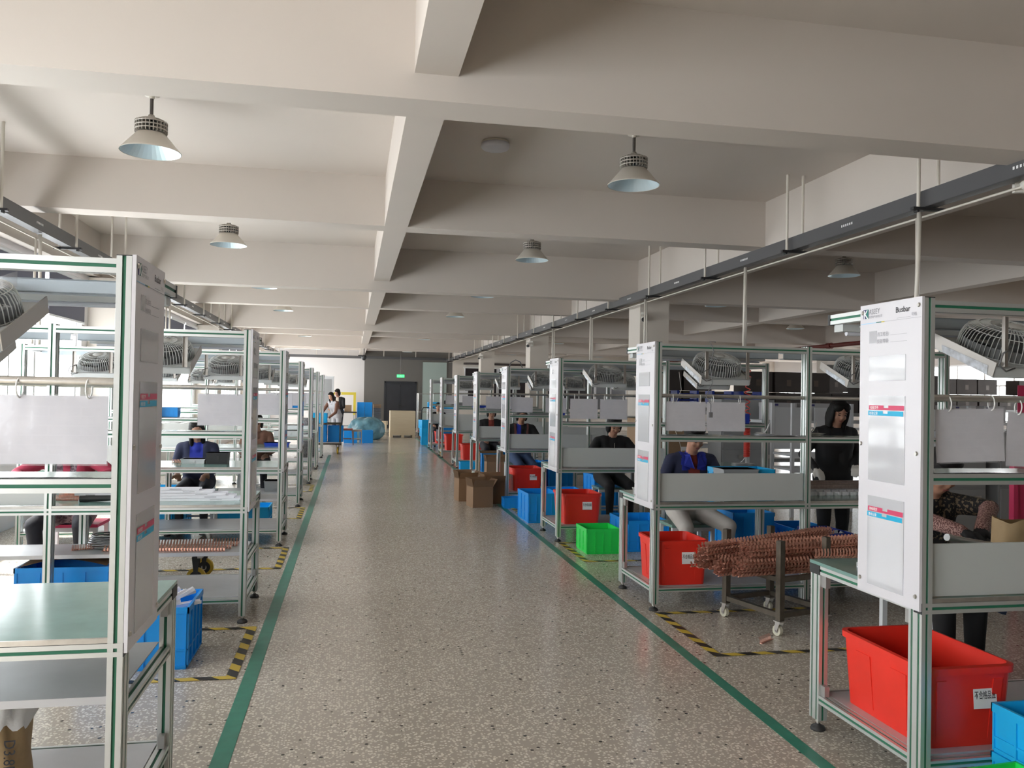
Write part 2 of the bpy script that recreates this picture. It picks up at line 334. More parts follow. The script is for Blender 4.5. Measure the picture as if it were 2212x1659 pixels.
sbox('wall_left_pier', M['white_wall'], XL-.24, XL, YB, 13.37-16.9, .85, 3.12)  # unseen windowless stretch, closed to cut light from behind the camera
# right wall, far away
sbox('wall_right', M['white_wall'], XR, XR+.24, YB, YF, 0, 1.0)
sbox('wall_right_head', M['white_wall'], XR, XR+.24, YB, YF, 2.95, ZC)
for k in range(-1, 3):
    y0, y1 = 13.37+8.45*k, 21.0+8.45*k
    window_band(XR, -1, y0, y1, 1.0, 2.95, 6, 2.2)
    sbox('wall_right_pier', M['white_wall'], XR, XR+.24, y1, y1+.82, 1.0, 2.95)
sbox('wall_right_pier', M['white_wall'], XR, XR+.24, YB, 4.92, 1.0, 2.95)
# far wall
sbox('wall_far_white', M['white_wall'], XL-.3, .54, YF, YF+.2, 0, ZC)
sbox('wall_far_dark', M['dark_wall'], .54, 4.6, YF, YF+.2, 0, ZC)
sbox('wall_far_beige', M['wall'], 4.6, XR+.3, YF, YF+.2, 0, ZC)
sbox('trim_1', M['white_trim'], 5.1, 13.2, YF-.04, YF, 2.84, 2.92)
def dark_windows():
    for i in range(5):
        wn[0] += 1
        r = bpy.data.objects.new('window_%d' % wn[0], None); C.objects.link(r); r.location = (5.95+i*1.6, YF-.02, 1.0); struct(r)
        MB().box(-.75,.75,-.02,.02,0,1.84).build('pane', M['dark_glass'], r)
        f = MB()
        for x in (-.78, -.02, .75): f.box(x, x+.04, -.04, .03, 0, 1.84)
        f.build('window_frame', M['win_frame'], r)
dark_windows()
wn[0] += 1
r = bpy.data.objects.new('window_%d' % wn[0], None); C.objects.link(r); r.location = (3.77, YF-.015, .25); struct(r)
MB().box(-.56,.56,-.012,.012,0,2.83).build('pane', M['frost'], r)
MB().box(-.59,-.56,-.02,.02,0,2.86).box(.56,.59,-.02,.02,0,2.86).box(-.56,.56,-.02,.02,2.83,2.86).build('window_frame', M['dark_wall'], r)
# double door in the far wall
dr = bpy.data.objects.new('door_1', None); C.objects.link(dr); dr.location = (2.2, YF, 0); struct(dr)
f = MB(); f.box(-.74,-.67,-.06,0,0,2.16); f.box(.67,.74,-.06,0,0,2.16); f.box(-.74,.74,-.06,0,2.09,2.16); f.build('door_frame', M['dark_door'], dr)
for x0, x1 in ((-.668,-.004), (.004,.668)):
    lf = MB().box(x0,x1,-.045,-.005,.01,2.085).build('door_leaf', M['dark_door'], dr)
    hx = -.07 if x0 < 0 else .05
    MB().box(hx-.02,hx+.02,-.06,-.045,.95,1.15).cyl((hx,-.06,1.05),(hx,-.10,1.05),.012).box(hx-.06,hx+.06,-.11,-.09,1.035,1.06).build('door_handle', M['cap'], lf)
    MB().cyl((0,-.06,1.9),(0,-.06,2.0),.012).box(x0+.15,x0+.45,-.075,-.045,2.02,2.06).build('door_closer', M['dark_door'], lf)
# floor tapes
def tape(name, m, x0, x1, y0, y1, label, cat, group=None, rz=0.0, z=.002):
    o = MB().box(-(x1-x0)/2,(x1-x0)/2,-(y1-y0)/2,(y1-y0)/2,0.0006,z).build(name, m); o.location = ((x0+x1)/2,(y0+y1)/2,0); o.rotation_euler = (0,0,rz)
    return tag(o, label, cat, group)
tape('floor_line', M['green_tape'], -.565, -.485, -3, 21.5, 'green tape line along the window-side edge of the aisle', 'floor line')
o = tape('floor_line', M['green_tape'], 2.10, 2.17, -3, 30, 'green tape line along the column-side edge of the aisle', 'floor line'); o.location.x = 2.16; o.rotation_euler.z = -.009
ords = ['nearest', 'second', 'third', 'fourth', 'fifth', 'sixth', 'seventh', 'eighth']
for i, (y0, y1) in enumerate(((4.79,5.83), (7.7,8.75), (10.7,11.75), (13.6,14.6))):
    for side, xa, xb, row in ((-1,-.60,-1.75,'window'), (1,2.24,3.6,'column')):
        s = 1 if xb > xa else -1
        if side > 0 and i > 2: continue
        o = MB().box(xa,xa+s*.06,y0,y1,.0025,.004).box(xa+s*.06,xb,y0,y0+.05,.0025,.004).box(xa+s*.06,xb,y1-.05,y1,.0025,.004).build('hazard_marking', M['hazard'])
        tag(o, 'black and yellow striped floor bay, %s on the %s side of the aisle' % (ords[i], row), 'floor marking', 'striped floor bays')
# ------------------------------------------------------------ overhead services
def trunking(name, x, y0, y1, z, sgn, label):
    t = thing(name, label, 'cable trunking', (x, 0, z))
    MB().box(-.05,.05,y0,y1,0,.006,0).box(-.05,-.044,y0,y1,.006,.13,1).box(.044,.05,y0,y1,.006,.13,1).box(-.044,.044,y0,y1,.124,.13,1).build('trunking_body', [M['tray_dark'], M['tray_side']], t)
    y = y0+1.2; i = 0
    while y < min(y1, 37):
        b = MB().box(-.14,.14,y-.02,y+.02,-.022,0).cyl((-.10 if sgn > 0 else .10, y-.02, -.03),(-.10 if sgn > 0 else .10, y+.02,-.03),.012,n=6).build('hanger_bracket', M['cap'], t)
        for dx in (-.085,.085): MB().cyl((dx,y,0),(dx,y,ZC-z),.014,n=8).build('hanger_rod', M['conduit'], t)
        k = MB()
        for j in range(6): k.box(-.053*sgn-.001, -.053*sgn+.001, y+.9+j*.03, y+.915+j*.03, .055, .075)
        k.build('socket_row', M['white_print'], t)
        y += 1.95
    MB().tube([(.085*sgn, y0, -.03), (.085*sgn, (y0+y1)/2, -.03), (.085*sgn, y1, -.03)], .009, 6).build('conduit', M['conduit'], t)
    return t
trunking('cable_trunking', 4.33, -1.45, 38.2, 3.10, 1, 'long dark cable trunking hung beside the column row')
trunking('cable_trunking', -3.05, -1.3, 38.2, 3.12, -1, 'long dark cable trunking hung over the window-side benches')
t = thing('cable_trunking', 'dark cable trunking hung along the end wall over the grey door', 'cable trunking', (0, 38.0, 3.16))
MB().box(-2.95,4.25,-.05,.05,0,.12).build('trunking_body', M['tray_side'], t)
for x in (-1.6, -.2, 1.4, 2.85): MB().cyl((x,0,.12),(x,0,ZC-3.16),.016,n=8).build('hanger_rod', M['conduit'], t)
o = MB().tube([(5.1,38.2,3.05),(9,38.2,3.05),(13.2,38.2,3.05)], .05, 8).box(5.4,5.44,38.2,38.40,3.03,3.07).box(9.0,9.04,38.2,38.40,3.03,3.07).box(12.9,12.94,38.2,38.40,3.03,3.07).build('sprinkler_pipe', M['brown_pipe']); tag(o, 'brown pipe along the end wall above the dark windows', 'pipe')
o = MB().tube([(12.9,12,3.12),(12.9,18,3.12),(12.9,26,3.12),(12.9,38,3.12)], .06, 10).cyl((12.9,20.5,3.12),(12.9,20.7,3.12),.085).build('fire_pipe', M['red_pipe']); tag(o, 'dark red fire pipe running under the ceiling past the second column row', 'pipe')
# drops from the trunking to the benches
for i, y in enumerate((5.72, 8.62, 11.85, 14.75, 17.7)):
    o = MB().tube([(4.33,y-.02,3.09),(4.335,y,2.6),(4.36,y+.06,2.02)], .018, 8).tube([(4.40,y+.10,3.07),(4.405,y+.1,2.6),(4.40,y+.09,2.03)], .012, 8).build('conduit_drop', M['conduit'])
    tag(o, 'pair of pale conduits dropping from the trunking to the %s column-side bench' % ords[i+1], 'conduit', 'conduit drops by the columns')
for i, y in enumerate((5.95, 8.85, 11.75, 14.75)):
    o = MB().tube([(-3.05,y,3.11),(-3.05,y+.02,2.6),(-3.05,y+.04,2.02)], .016, 8).tube([(-3.13,y+.12,3.09),(-3.13,y+.1,2.6),(-3.12,y+.06,2.03)], .012, 8).build('conduit_drop', M['conduit'])
    tag(o, 'pair of pale conduits dropping from the trunking to the %s window-side bench' % ords[i+1], 'conduit', 'conduit drops by the windows')
# ------------------------------------------------------------ pendant lamps
def make_lamp():
    t = thing('pendant_lamp', '', 'lamp', (0,0,ZC), 0, 'industrial pendant lamps')
    MB().lathe([(0,-.012),(.055,-.012),(.06,0),(0,0)], 20).cyl((0,0,-.012),(0,0,-.035),.02).build('canopy', M['lamp'], t)
    MB().cyl((0,0,-.03),(0,0,-.165),.0135).build('rod', M['rod'], t)
    MB().lathe([(0,-.155),(.022,-.16),(.03,-.185),(.085,-.195),(.10,-.205),(.10,-.215),(0,-.215)], 24).build('neck', M['heat'], t)
    h = MB()
    for i in range(26):
        a = 2*PI*i/26; R = Matrix.Rotation(a, 4, 'Z')
        h.box(.055,.118,-.003,.003,-.30,-.21,0,R)
    for z in (-.222,-.25,-.278): h.lathe([(.112,z-.004),(.120,z-.004),(.120,z+.004),(.112,z+.004),(.112,z-.004)], 26)
    h.lathe([(0,-.21),(.07,-.21),(.07,-.30),(0,-.30)], 16, 1)
    h.build('heat_sink', [M['heat'], M['fan_dark']], t)
    MB().lathe([(.09,-.30),(.105,-.305),(.215,-.435),(.222,-.44),(.222,-.447)], 36).build('shade', M['lamp'], t)
    i = MB().lathe([(.218,-.446),(.208,-.436),(.098,-.312),(.0,-.308)], 36, 0, None, False).build('reflector', M['lamp_in'], t)
    MB().lathe([(0,-.316),(.07,-.316),(.075,-.31)], 20).build('lens', M['led'], t)
    return t
LP = [(-1.55,6.7,'over the window-side aisle, the nearest of that row'), (2.33,6.68,'over the column-side benches, the nearest of that row')]
lamps = make_lamp(); first = True
rows = ((-1.55,'window-side'), (2.33,'column-side'), (6.95,'far-bay'), (11.0,'outer-bay'))
for x, nm in rows:
    for j, y in enumerate((6.7, 10.75, 15.0, 19.1, 23.5, 27.6, 32.0, 36.0)):
        lab = 'grey cone pendant lamp, %s in the %s lamp row' % (ords[j], nm)
        if first: o = lamps; first = False
        else: o = copy_tree(lamps)
        o.location = (x, y, ZC); o['label'] = lab
t = thing('disc_lamp', 'flat white disc lamp on the ceiling by the central beam', 'lamp', (1.21, 7.2, ZC))
MB().lathe([(0,0),(.115,0),(.118,-.02),(.112,-.022),(0,-.022)], 32).build('base_plate', M['lamp'], t)
MB().lathe([(.11,-.02),(.125,-.022),(.127,-.055),(.115,-.07),(.0,-.073)], 32).build('diffuser', M['disc'], t)
# cctv cameras
def bullet_cam(loc, rz, label, s=1.0):
    t = thing('security_camera', label, 'camera', loc, rz)
    MB().box(-.05*s,.05*s,-.01,.03,-.07*s,.07*s).cyl((0,-.01,0),(0,-.12*s,-.02*s),.014*s,n=8).build('wall_mount', M['cctv'], t)
    MB().cyl((0,-.10*s,-.03*s),(0,-.30*s,-.08*s),.045*s,n=14).box(-.055*s,.055*s,-.31*s,-.10*s,.0*s,.012*s).build('camera_housing', M['cctv'], t)
    MB().cyl((0,-.30*s,-.08*s),(0,-.306*s,-.0815*s),.038*s,n=14).build('camera_lens', M['cap'], t)
bullet_cam((4.47,4.86,3.11), -0.35, 'white bullet security camera under the near end of the trunking', .8)
bullet_cam((4.66,12.78,2.93), -0.35, 'white security camera with dark lens on the nearest column')
bullet_cam((4.62,21.23,2.98), -.5, 'white bullet security camera on the second column')
bullet_cam((4.62,29.67,3.0), -.5, 'white bullet security camera on the third column')
t = thing('ceiling_camera', 'small dark ceiling camera over the edge of the grey wall', 'camera', (.42, 31.5, 3.34))
MB().cyl((0,0,0),(0,0,-.30),.02).build('stem', M['rod'], t); MB().lathe([(0,-.30),(.09,-.34),(.10,-.42),(.05,-.50),(0,-.52)], 16).box(-.22,.05,-.03,.03,-.36,-.32).build('camera_housing', M['cap'], t)
# exit sign
t = thing('exit_sign', 'green running man exit sign hung above the charcoal door', 'sign', (2.06, 36.0, 2.30))
MB().box(-.16,.16,-.02,.02,0,.12).build('sign_box', M['exitg'], t)
MB().cyl((0,0,.12),(0,0,1.56),.012,n=8).build('hanger_rod', M['rod'], t)
p = MB(); W0 = -.022
p.add([(-.14,W0,.06),(-.10,W0,.10),(-.10,W0,.02)], [(0,1,2)])
p.box(-.045,-.037,W0-.001,W0,.02,.10).box(-.045,.045,W0-.001,W0,.094,.102).box(.037,.045,W0-.001,W0,.02,.10)
p.lathe([(0,0),(.011,0)], 10, 0, Matrix.Translation((.004,W0,.083)) @ Matrix.Rotation(PI/2,4,'X'), False)
p.box(-.008,.010,W0-.001,W0,.048,.072).cbox((-.018,W0-.0005,.064),(.03,.001,.008)).cbox((-.012,W0-.0005,.036),(.008,.001,.03),0,Matrix.Rotation(.5,3,'Y')).cbox((.016,W0-.0005,.036),(.008,.001,.03),0,Matrix.Rotation(-.6,3,'Y'))
p.box(.07,.13,W0-.001,W0,.052,.062)
p.build('pictogram', M['white_print'], t)
# roller blinds on the window side and far right
def blind(x, y, w, z0, z1, label, g, s=1):
    t = thing('roller_blind', label, 'blind', (x, y, z1), 0, g)
    MB().cyl((0,-w/2,-.03),(0,w/2,-.03),.03,n=10).build('roller', M['win_frame'], t)
    MB().box(-.003,.003,-w/2+.02,w/2-.02,-(z1-z0),-.03).build('blind_fabric', M['blind'], t)
    MB().box(-.012,.012,-w/2+.02,w/2-.02,-(z1-z0)-.025,-(z1-z0)).build('bottom_bar', M['win_frame'], t)
wi = 0
ORD = 'first second third fourth fifth sixth seventh eighth ninth tenth eleventh twelfth thirteenth fourteenth fifteenth sixteenth seventeenth eighteenth nineteenth twentieth'.split()
for k in (-1, 0, 1):
    for i in range(5):
        w = 7.63/5; y = 13.37+8.45*k+(i+.5)*w; wi += 1
        blind(XL+.05, y, w-.10, 2.52, 3.12, 'dark grey roller blind half drawn, %s from the near end of the window wall' % ORD[wi-1], 'roller blinds on the window wall')
for i in range(6):
    w = 7.63/6; blind(XR-.05, 30.27+(i+.5)*w, w-.08, 2.45, 2.95, 'grey roller blind on the far back windows, %s from the aisle' % ORD[5-i], 'roller blinds on the far windows')
# ============================================================ workbenches
PX = (.023, 1.26, 2.48)          # post positions from the aisle end
def tagged(o, t): o['tagname'] = t; return o
def sign_panel(parent, s):
    """white sign on the aisle end; s=+1 bench right of the aisle (faces -x), s=-1 left"""
    x = -.006*s if s > 0 else .006
    sg = MB().box(-.013, -.001, 0, .405, .77, 2.025) if s > 0 else MB().box(.001, .013, 0, .405, .77, 2.025)
    po = sg.build('sign_panel', M['sign'], parent)
    xf = -.0135 if s > 0 else .0135
    Wd = .405
    def at(u, t, off=.0):     # u 0..1 across as read, t metres down from the top
        yy = Wd*(1-u) if s > 0 else Wd*u
        return Vector((xf-off*s, yy, 2.025-t))
    X = (0,-1,0) if s > 0 else (0,1,0)
    def rect(mb, u0, u1, t0, t1, off, m=0, th=.0006):
        a, b = at(u0,t0), at(u1,t1)
        mb.box(xf-(off)*s, xf-(off+th)*s, a.y, b.y, b.z, a.z, m); return mb
    def txt(mb, st, u, t, size, m=0, off=.0012, sx=1.0, bold=0.0, al='LEFT'):
        mb.text(st, size, frame_M(at(u,t,off), X, (0,0,1)), m, sx, bold, al); return mb
    L = MB()
    rect(L, .055,.145,.020,.060,.0002,1)
    rect(L, .103,.145,.020,.060,.0006,2)
    txt(L, 'K', .062,.059,.052,4,.0022,.95,.012)
    txt(L, 'ASEEY', .155,.044,.034,3,.001,.82)
    txt(L, '凯西电气有限公司', .155,.060,.0135,3,.001,.86)
    txt(L, 'Busbar', .60,.052,.034,0,.001,.98,.004)
    txt(L, '号线', .845,.073,.0165,3)
    rect(L, .62,.83,.0745,.0755,.0002,3)
    rect(L, .015,.28,.081,.0835,.0002,5); rect(L, .28,.37,.080,.0838,.0002,2); rect(L, .37,.42,.080,.0838,.0002,7); rect(L, .42,.99,.0815,.0825,.0002,3)
    txt(L, '员工姓名:', .30,.142,.020,3,.001,.95); rect(L, .52,.78,.1415,.1425,.0002,3)
    txt(L, '技能等级:', .30,.172,.020,3,.001,.95); rect(L, .52,.78,.1715,.1725,.0002,3)
    for t0, wds in ((.440, ('检验文件','检验记录')), (.877, ('清线规定','清线记录'))):
        for i, (wd, mm) in enumerate(zip(wds, (6, 8))):
            tt = t0+i*.024; dx = -.012*i
            rect(L, .185+dx,.43+dx,tt,tt+.020,.0030,mm); rect(L, .51+dx,.755+dx,tt,tt+.020,.0030,mm); rect(L, .43+dx,.51+dx,tt+.011,tt+.020,.0030,mm)
            txt(L, wd, .205+dx, tt+.0155,.0145,9,.0042,1.0,.01)
    L.build('lettering', [M['black'],M['navy_print'],M['teal_print'],M['grey_print'],M['white_print'],M['lblue_print'],M['red_strip'],M['yellow'],M['cyan_strip'],M['white_print']], po)
    p = MB()
    rect(p, .17,.29,.118,.170,.0002,0,.002); rect(p,.175,.765,.228,.335,.0002,0,.002)
    p.build('pocket', M['pocket'], po)
    for t0, t1 in ((.400,.765), (.832,1.215)):
        q = MB(); rect(q,.175,.765,t0,t1,.0002,0,.0025); q.build('pocket', M['pocket'], po)
        w = MB(); rect(w,.20,.74,t0+.085,(t1-.02 if t0 > .6 else t0+.16),.0001,0,.0004); w.build('paper_insert', M['paper'], po)
    c = MB(); rect(c,.20,.74,.262,.33,.0001,0,.0004); c.build('paper_insert', M['paper'], po)
    k = MB()
    for u, t in ((.045,.033),(.955,.033),(.035,.61),(.94,.63),(.045,1.20),(.945,1.20)):
        a = at(u,t,.001); b = at(u,t,.006); k.cyl(a,b,.0095,.007,10)
        k.cyl(b, at(u,t,.0065), .0045, .0045, 6)
    k.build('screw', M['steel'], po)
    return po
def make_bench(s, label):
    """aluminium-profile workbench; local x runs away from the aisle (times s), y away from the camera"""
    r = thing('workbench', label, 'workbench', (0,0,0), 0, 'aluminium workbenches')
    A = [M['alu'], M['green'], M['cap']]
    def X(a): return a*s
    def part(nm, mb, mats=A, tg=None, par=None):
        o = mb.build(nm, mats, par or r, flip=False)
        if tg: o['tagname'] = tg
        return o
    def foot(par, x, y):
        mb = MB().lathe([(0,0),(.034,0),(.036,.006),(.03,.018),(.012,.026),(.012,.03),(0,.03)], 16, 0, Matrix.Translation((x,y,0)))
        mb.cyl((x,y,.028),(x,y,.058),.007,n=8,m=1).cyl((x,y,.040),(x,y,.050),.013,n=6,m=1)
        mb.build('levelling_foot', [M['rubber'], M['steel']], par)
    for i, px in enumerate(PX):
        mb = MB().prof('z', .055, 2.02, (X(px), .04), (.046, .08), (1, 2)).box(X(px)-.023,X(px)+.023,0,.08,2.02,2.023,2)
        p = part('post', mb); foot(p, X(px), .045)
        l = part('leg', MB().prof('z', .055, .757, (X(px), .765), (.046, .08), (1, 2))); foot(l, X(px), .765)
    for i in range(2):
        a, b = PX[i]+.023, PX[i+1]-.023
        for nm, z, hh in (('top_rail', 1.987, .046), ('shelf_rail', 1.294, .044), ('lower_rail', .160, .032)):
            part(nm, MB().prof('x', X(a), X(b), (.023, z), (.046, hh), (1, 1)))
        part('hanging_bar', MB().cyl((X(a),.035,1.62),(X(b),.035,1.62),.0145,n=12), [M['steel']])
        mb = MB().sheet(18, 4, lambda u, v, a=a, b=b: (X(a+(b-a)*u), .01+.22*v, 1.318+(.010*(u**8)*(1-v)+.006*math.sin(u*9)*(1-v)**3*.5)), 0)
        part('upper_shelf', mb.box(X(a),X(b),.046,.24,1.300,1.315,1), [M['shelf_mat'], M['tray']])
        part('table_edge', MB().box(X(a),X(b),.003,.012,.802,.818), [M['steel']])
        part('mounting_channel', MB().box(X(a),X(b),.44,.445,1.94,1.992).box(X(a),X(b),.44,.50,1.94,1.945).box(X(a),X(b),.44,.50,1.987,1.992), [M['channel']])
        part('back_board', MB().box(X(a+.004),X(b-.004),.026,.038,.822,1.032), [M['board']], 'back_board_%d' % i)
    part('table_rail', MB().prof('x', X(0), X(2.503), (.023, .780), (.048, .042), (1, 1)).box(X(-.002),X(0),-.001,.047,.758,.802,2))
    part('table_rail', MB().prof('x', X(0), X(2.503), (.785, .780), (.044, .042), (1, 1)))
    part('tabletop', MB().box(X(.0),X(2.503),.013,.815,.802,.818), [M['mat_green']])
    part('lower_shelf', MB().box(X(.05),X(2.45),.05,.755,.172,.181), [M['tray']])
    for px in (PX[0], PX[2]):
        part('end_rail', MB().prof('y', .08, .725, (X(px), .780), (.044, .042), (1, 1)))
        part('end_rail', MB().prof('y', .08, .725, (X(px), .160), (.044, .040), (1, 1)))
        part('top_arm', MB().prof('y', .08, .665, (X(px), 1.987), (.044, .046), (1, 1)).box(X(px)-.024,X(px)+.024,.665,.682,1.962,2.012,2))
        for y0, y1, z0, z1 in ((.69,.725,.70,.757), (.08,.115,.70,.757), (.69,.725,.181,.23)): part('corner_bracket', MB().box(X(px)-.012,X(px)+.012,y0,y1,z0,z1), [M['alu_dark']])
    part('end_cap', MB().box(X(-.002),X(.020),.728,.812,.757,.803), [M['cap']])
    part('middle_rail', MB().prof('x', X(.046), X(2.457), (.765, .160), (.044, .040), (1, 1)))
    lt = part('lamp_fixture', MB().box(X(.02),X(1.2),.59,.66,1.928,1.962), [M['fan']])
    MB().cyl((X(.06),.625,1.922),(X(1.16),.625,1.922),.012,n=8).build('tube', M['disc'], lt)
    sign_panel(r, s)
    return r
YR = [2.905, 5.855, 8.79, 11.87, 14.80, 17.72, 20.72, 23.62]
YLB = [2.778, 5.906, 8.80, 11.81, 14.73, 17.48, 20.55]
benchR = make_bench(1, 'x'); benchL = make_bench(-1, 'x')
BR, BL = [], []
for i, y in enumerate(YR):
    skip = {0: (), 1: ('back_board_1',), 2: ('back_board_1',), 3: (), 4: (), 5: (), 6: (), 7: ()}[i]
    lab = '%s silver profile workbench of the column-side row with white end sign' % ords[i]
    o = copy_tree(benchR, (2.237, y, 0), 0, lab, skip=skip); BR.append(o)
for i, y in enumerate(YLB):
    lab = '%s silver profile workbench of the window-side row with white end sign' % ords[i]
    skip = ('back_board_0','back_board_1') if i == 0 else ('back_board_0',)
    o = copy_tree(benchL, (-.69, y, 0), 0, lab, skip=skip); BL.append(o)
def kill(o):
    for ch in list(o.children): kill(ch)
    bpy.data.objects.remove(o)
kill(benchR); kill(benchL)
# middle tray fitted in the window-side benches
def mid_tray(i, z, y0, x0, x1, nm='middle_tray'):
    r = BL[i]
    MB().box(-x0,-x1,y0,.74,z,z+.004).box(-x0,-x1,y0,y0+.003,z-.022,z).build(nm, M['tray'], r)
    for px in (PX[0], PX[2]): MB().prof('y', .08, .725, (-px, z-.03), (.036, .036), (1, 1)).build('middle_rail', [M['alu'], M['green']], r)
mid_tray(0, .585, .14, .05, 2.45); mid_tray(1, .435, .30, .05, 2.45); mid_tray(3, .45, .3, .05, 2.45)
# ------------------------------------------------------------ bench fans
TILT = Matrix.Rotation(math.radians(22), 4, 'X')
def make_fan():
    t = thing('bench_fan', '', 'fan', (0,0,0), 0, 'caged fans under the bench tops')
    T = Matrix.Translation((0, .275, 1.835)) @ TILT
    h = .20
    tr = MB().box(-h,h,-h,h,-.012,-.004,0,T)
    for a in (-h, h-.004): tr.box(a,a+.004,-h,h,-.055,-.004,0,T); tr.box(-h,h,a,a+.004,-.055,-.004,0,T)
    tr.build('fan_plate', M['fan'], t)
    for a in (-h-.004, h): MB().box(a,a+.004,-h,h+.03,-.05,.012,0,T).build('side_bracket', M['bracket'], t)
    MB().add([tuple(T @ Vector(p)) for p in ((-h-.0055,-.17,-.052),(-h-.0055,.12,-.052),(-h-.0055,.14,-.022),(-h-.0055,-.16,-.014))], [(0,1,2,3)], 0).build('torn_film', M['foil'], t)
    d = MB().lathe([(0,.045),(.055,.045),(.06,.035),(.06,-.02),(0,-.02)], 16, 0, T)
    for i in range(6):
        R = T @ Matrix.Rotation(2*PI*i/6, 4, 'Z') @ Matrix.Rotation(.5, 4, 'X')
        d.box(.05,.165,-.045,.045,-.002,.002,0,R)
    d.lathe([(.180,-.003),(.182,.045)], 24, 0, T)
    d.build('fan_blades', M['fan_dark'], t)
    w = MB(); pr = [(.045,.118),(.10,.114),(.150,.103),(.176,.082),(.188,.05),(.192,-.003)]
    for i in range(58):
        a = 2*PI*i/58; c, q = math.cos(a), math.sin(a)
        w.tube([(r_*c, r_*q, z) for r_, z in pr], .0026, 3, 0, False, True, T)
    for r_, z in ((.085,.1165),(.13,.110),(.170,.091),(.192,0)):
        w.tube([(r_*math.cos(2*PI*k/28), r_*math.sin(2*PI*k/28), z+.001) for k in range(28)], .0021, 4, 0, True, True, T)
    w.lathe([(0,.121),(.046,.121),(.048,.117),(.046,.113)], 20, 0, T)
    w.build('cage', M['fan_wire'], t)
    for x in (-.185, .155):
        MB().box(x,x+.030,.078,.081,1.755,1.965).box(x,x+.002,.062,.081,1.755,1.965).build('bracket', M['bracket'], t)
    MB().tube([(.15,.05,1.80),(.19,.04,1.76),(.17,.05,1.70),(.13,.09,1.72),(.12,.06,1.78)] if False else [(-.15,.07,1.83),(-.20,.055,1.81),(-.22,.055,1.76),(-.18,.06,1.735),(-.13,.07,1.75)], .004, 6).build('power_cord', M['cord'], t)
    return t
fan0 = make_fan(); nf = 0
for row, ys, s, bx, nm in ((BR, YR, 1, 2.237, 'column-side'), (BL, YLB, -1, -.69, 'window-side')):
    for i, y in enumerate(ys):
        if s > 0 and i == 7: continue
        for j in (0, 1):
            if i > 5 and j: continue
            lab = 'grey caged fan tilted under the %s %s bench, %s' % (ords[i], nm, 'next to its sign' if j == 0 else 'in its outer bay')
            loc = (bx+s*(.61+1.25*j), y, 0)
            if nf == 0: o = fan0; o.location = loc; o['label'] = lab
            else: o = copy_tree(fan0, loc, 0, lab)
            nf += 1
# ------------------------------------------------------------ hanging document sleeves
def make_sleeve(w, h, rings):
    t = thing('document_sleeve', '', 'document', (0,0,0), 0, 'hanging work sheets')
    MB().sheet(10, 6, lambda u, v: (-w/2+w*u, .004*math.sin(u*5+v*3)*(1-v), -.045-h*(1-v)), 0).build('sheet', M['sheet'], t)
    MB().sheet(10, 6, lambda u, v: (-w/2-.004+(w+.008)*u, -.003+.004*math.sin(u*5+v*3)*(1-v)+.0022*math.sin(u*27+.8*math.sin(v*3)), -.04-(h+.01)*(1-v)), 0).build('clear_sleeve', M['sleeve'], t)
    for x in rings:
        MB().tube([(x+.003*math.sin(a), .022*math.sin(a), -.022+.031*math.cos(a)) for a in [2*PI*k/16 for k in range(16)]], .0028, 5, 0, True).build('ring', M['ring'], t)
    return t
sl_l = make_sleeve(.315, .215, (-.10,.10)); sl_s = make_sleeve(.315, .22, (-.11,.11))
def sleeve(src, x, y, z=1.62, label='', tilt=0.0):
    o = copy_tree(src, (x, y, z), 0, label); o.rotation_euler = (0, tilt, 0); return o
hb = .033
sleeve(sl_l, 2.237+.235, YR[0]+hb, 1.622, 'printed work sheet hung beside the post of the nearest column-side bench', -.03)
sleeve(sl_s, 2.237+.575, YR[0]+hb, 1.605, 'second printed work sheet on the nearest column-side bench, by the red card', .04)
for i, xs in ((1, (.258,.582)), (2, (.295,.64)), (3, (.235,.75)), (4, (.325,.69)), (5, (.28,)), (6, (.25,))):
    for j, dx in enumerate(xs):
        sleeve(sl_s, 2.237+dx, YR[i]+hb, 1.62, 'glossy work sheet on the bar of the %s column-side bench, %s' % (ords[i], 'next to the sign' if j == 0 else 'further from the sign'), .0)
for i, xs in ((0, (.226,.60)), (1, (.185,)), (2, (.17,)), (3, (.28,)), (4, (.25,)), (5, (.25,))):
    for j, dx in enumerate(xs):
        sleeve(sl_l, -.69-dx, YLB[i]+hb, 1.62, 'pale backlit work sheet on the %s window-side bench, %s' % (ords[i], 'next to the sign' if j == 0 else 'further from the sign'), .0)
kill(sl_l); kill(sl_s)
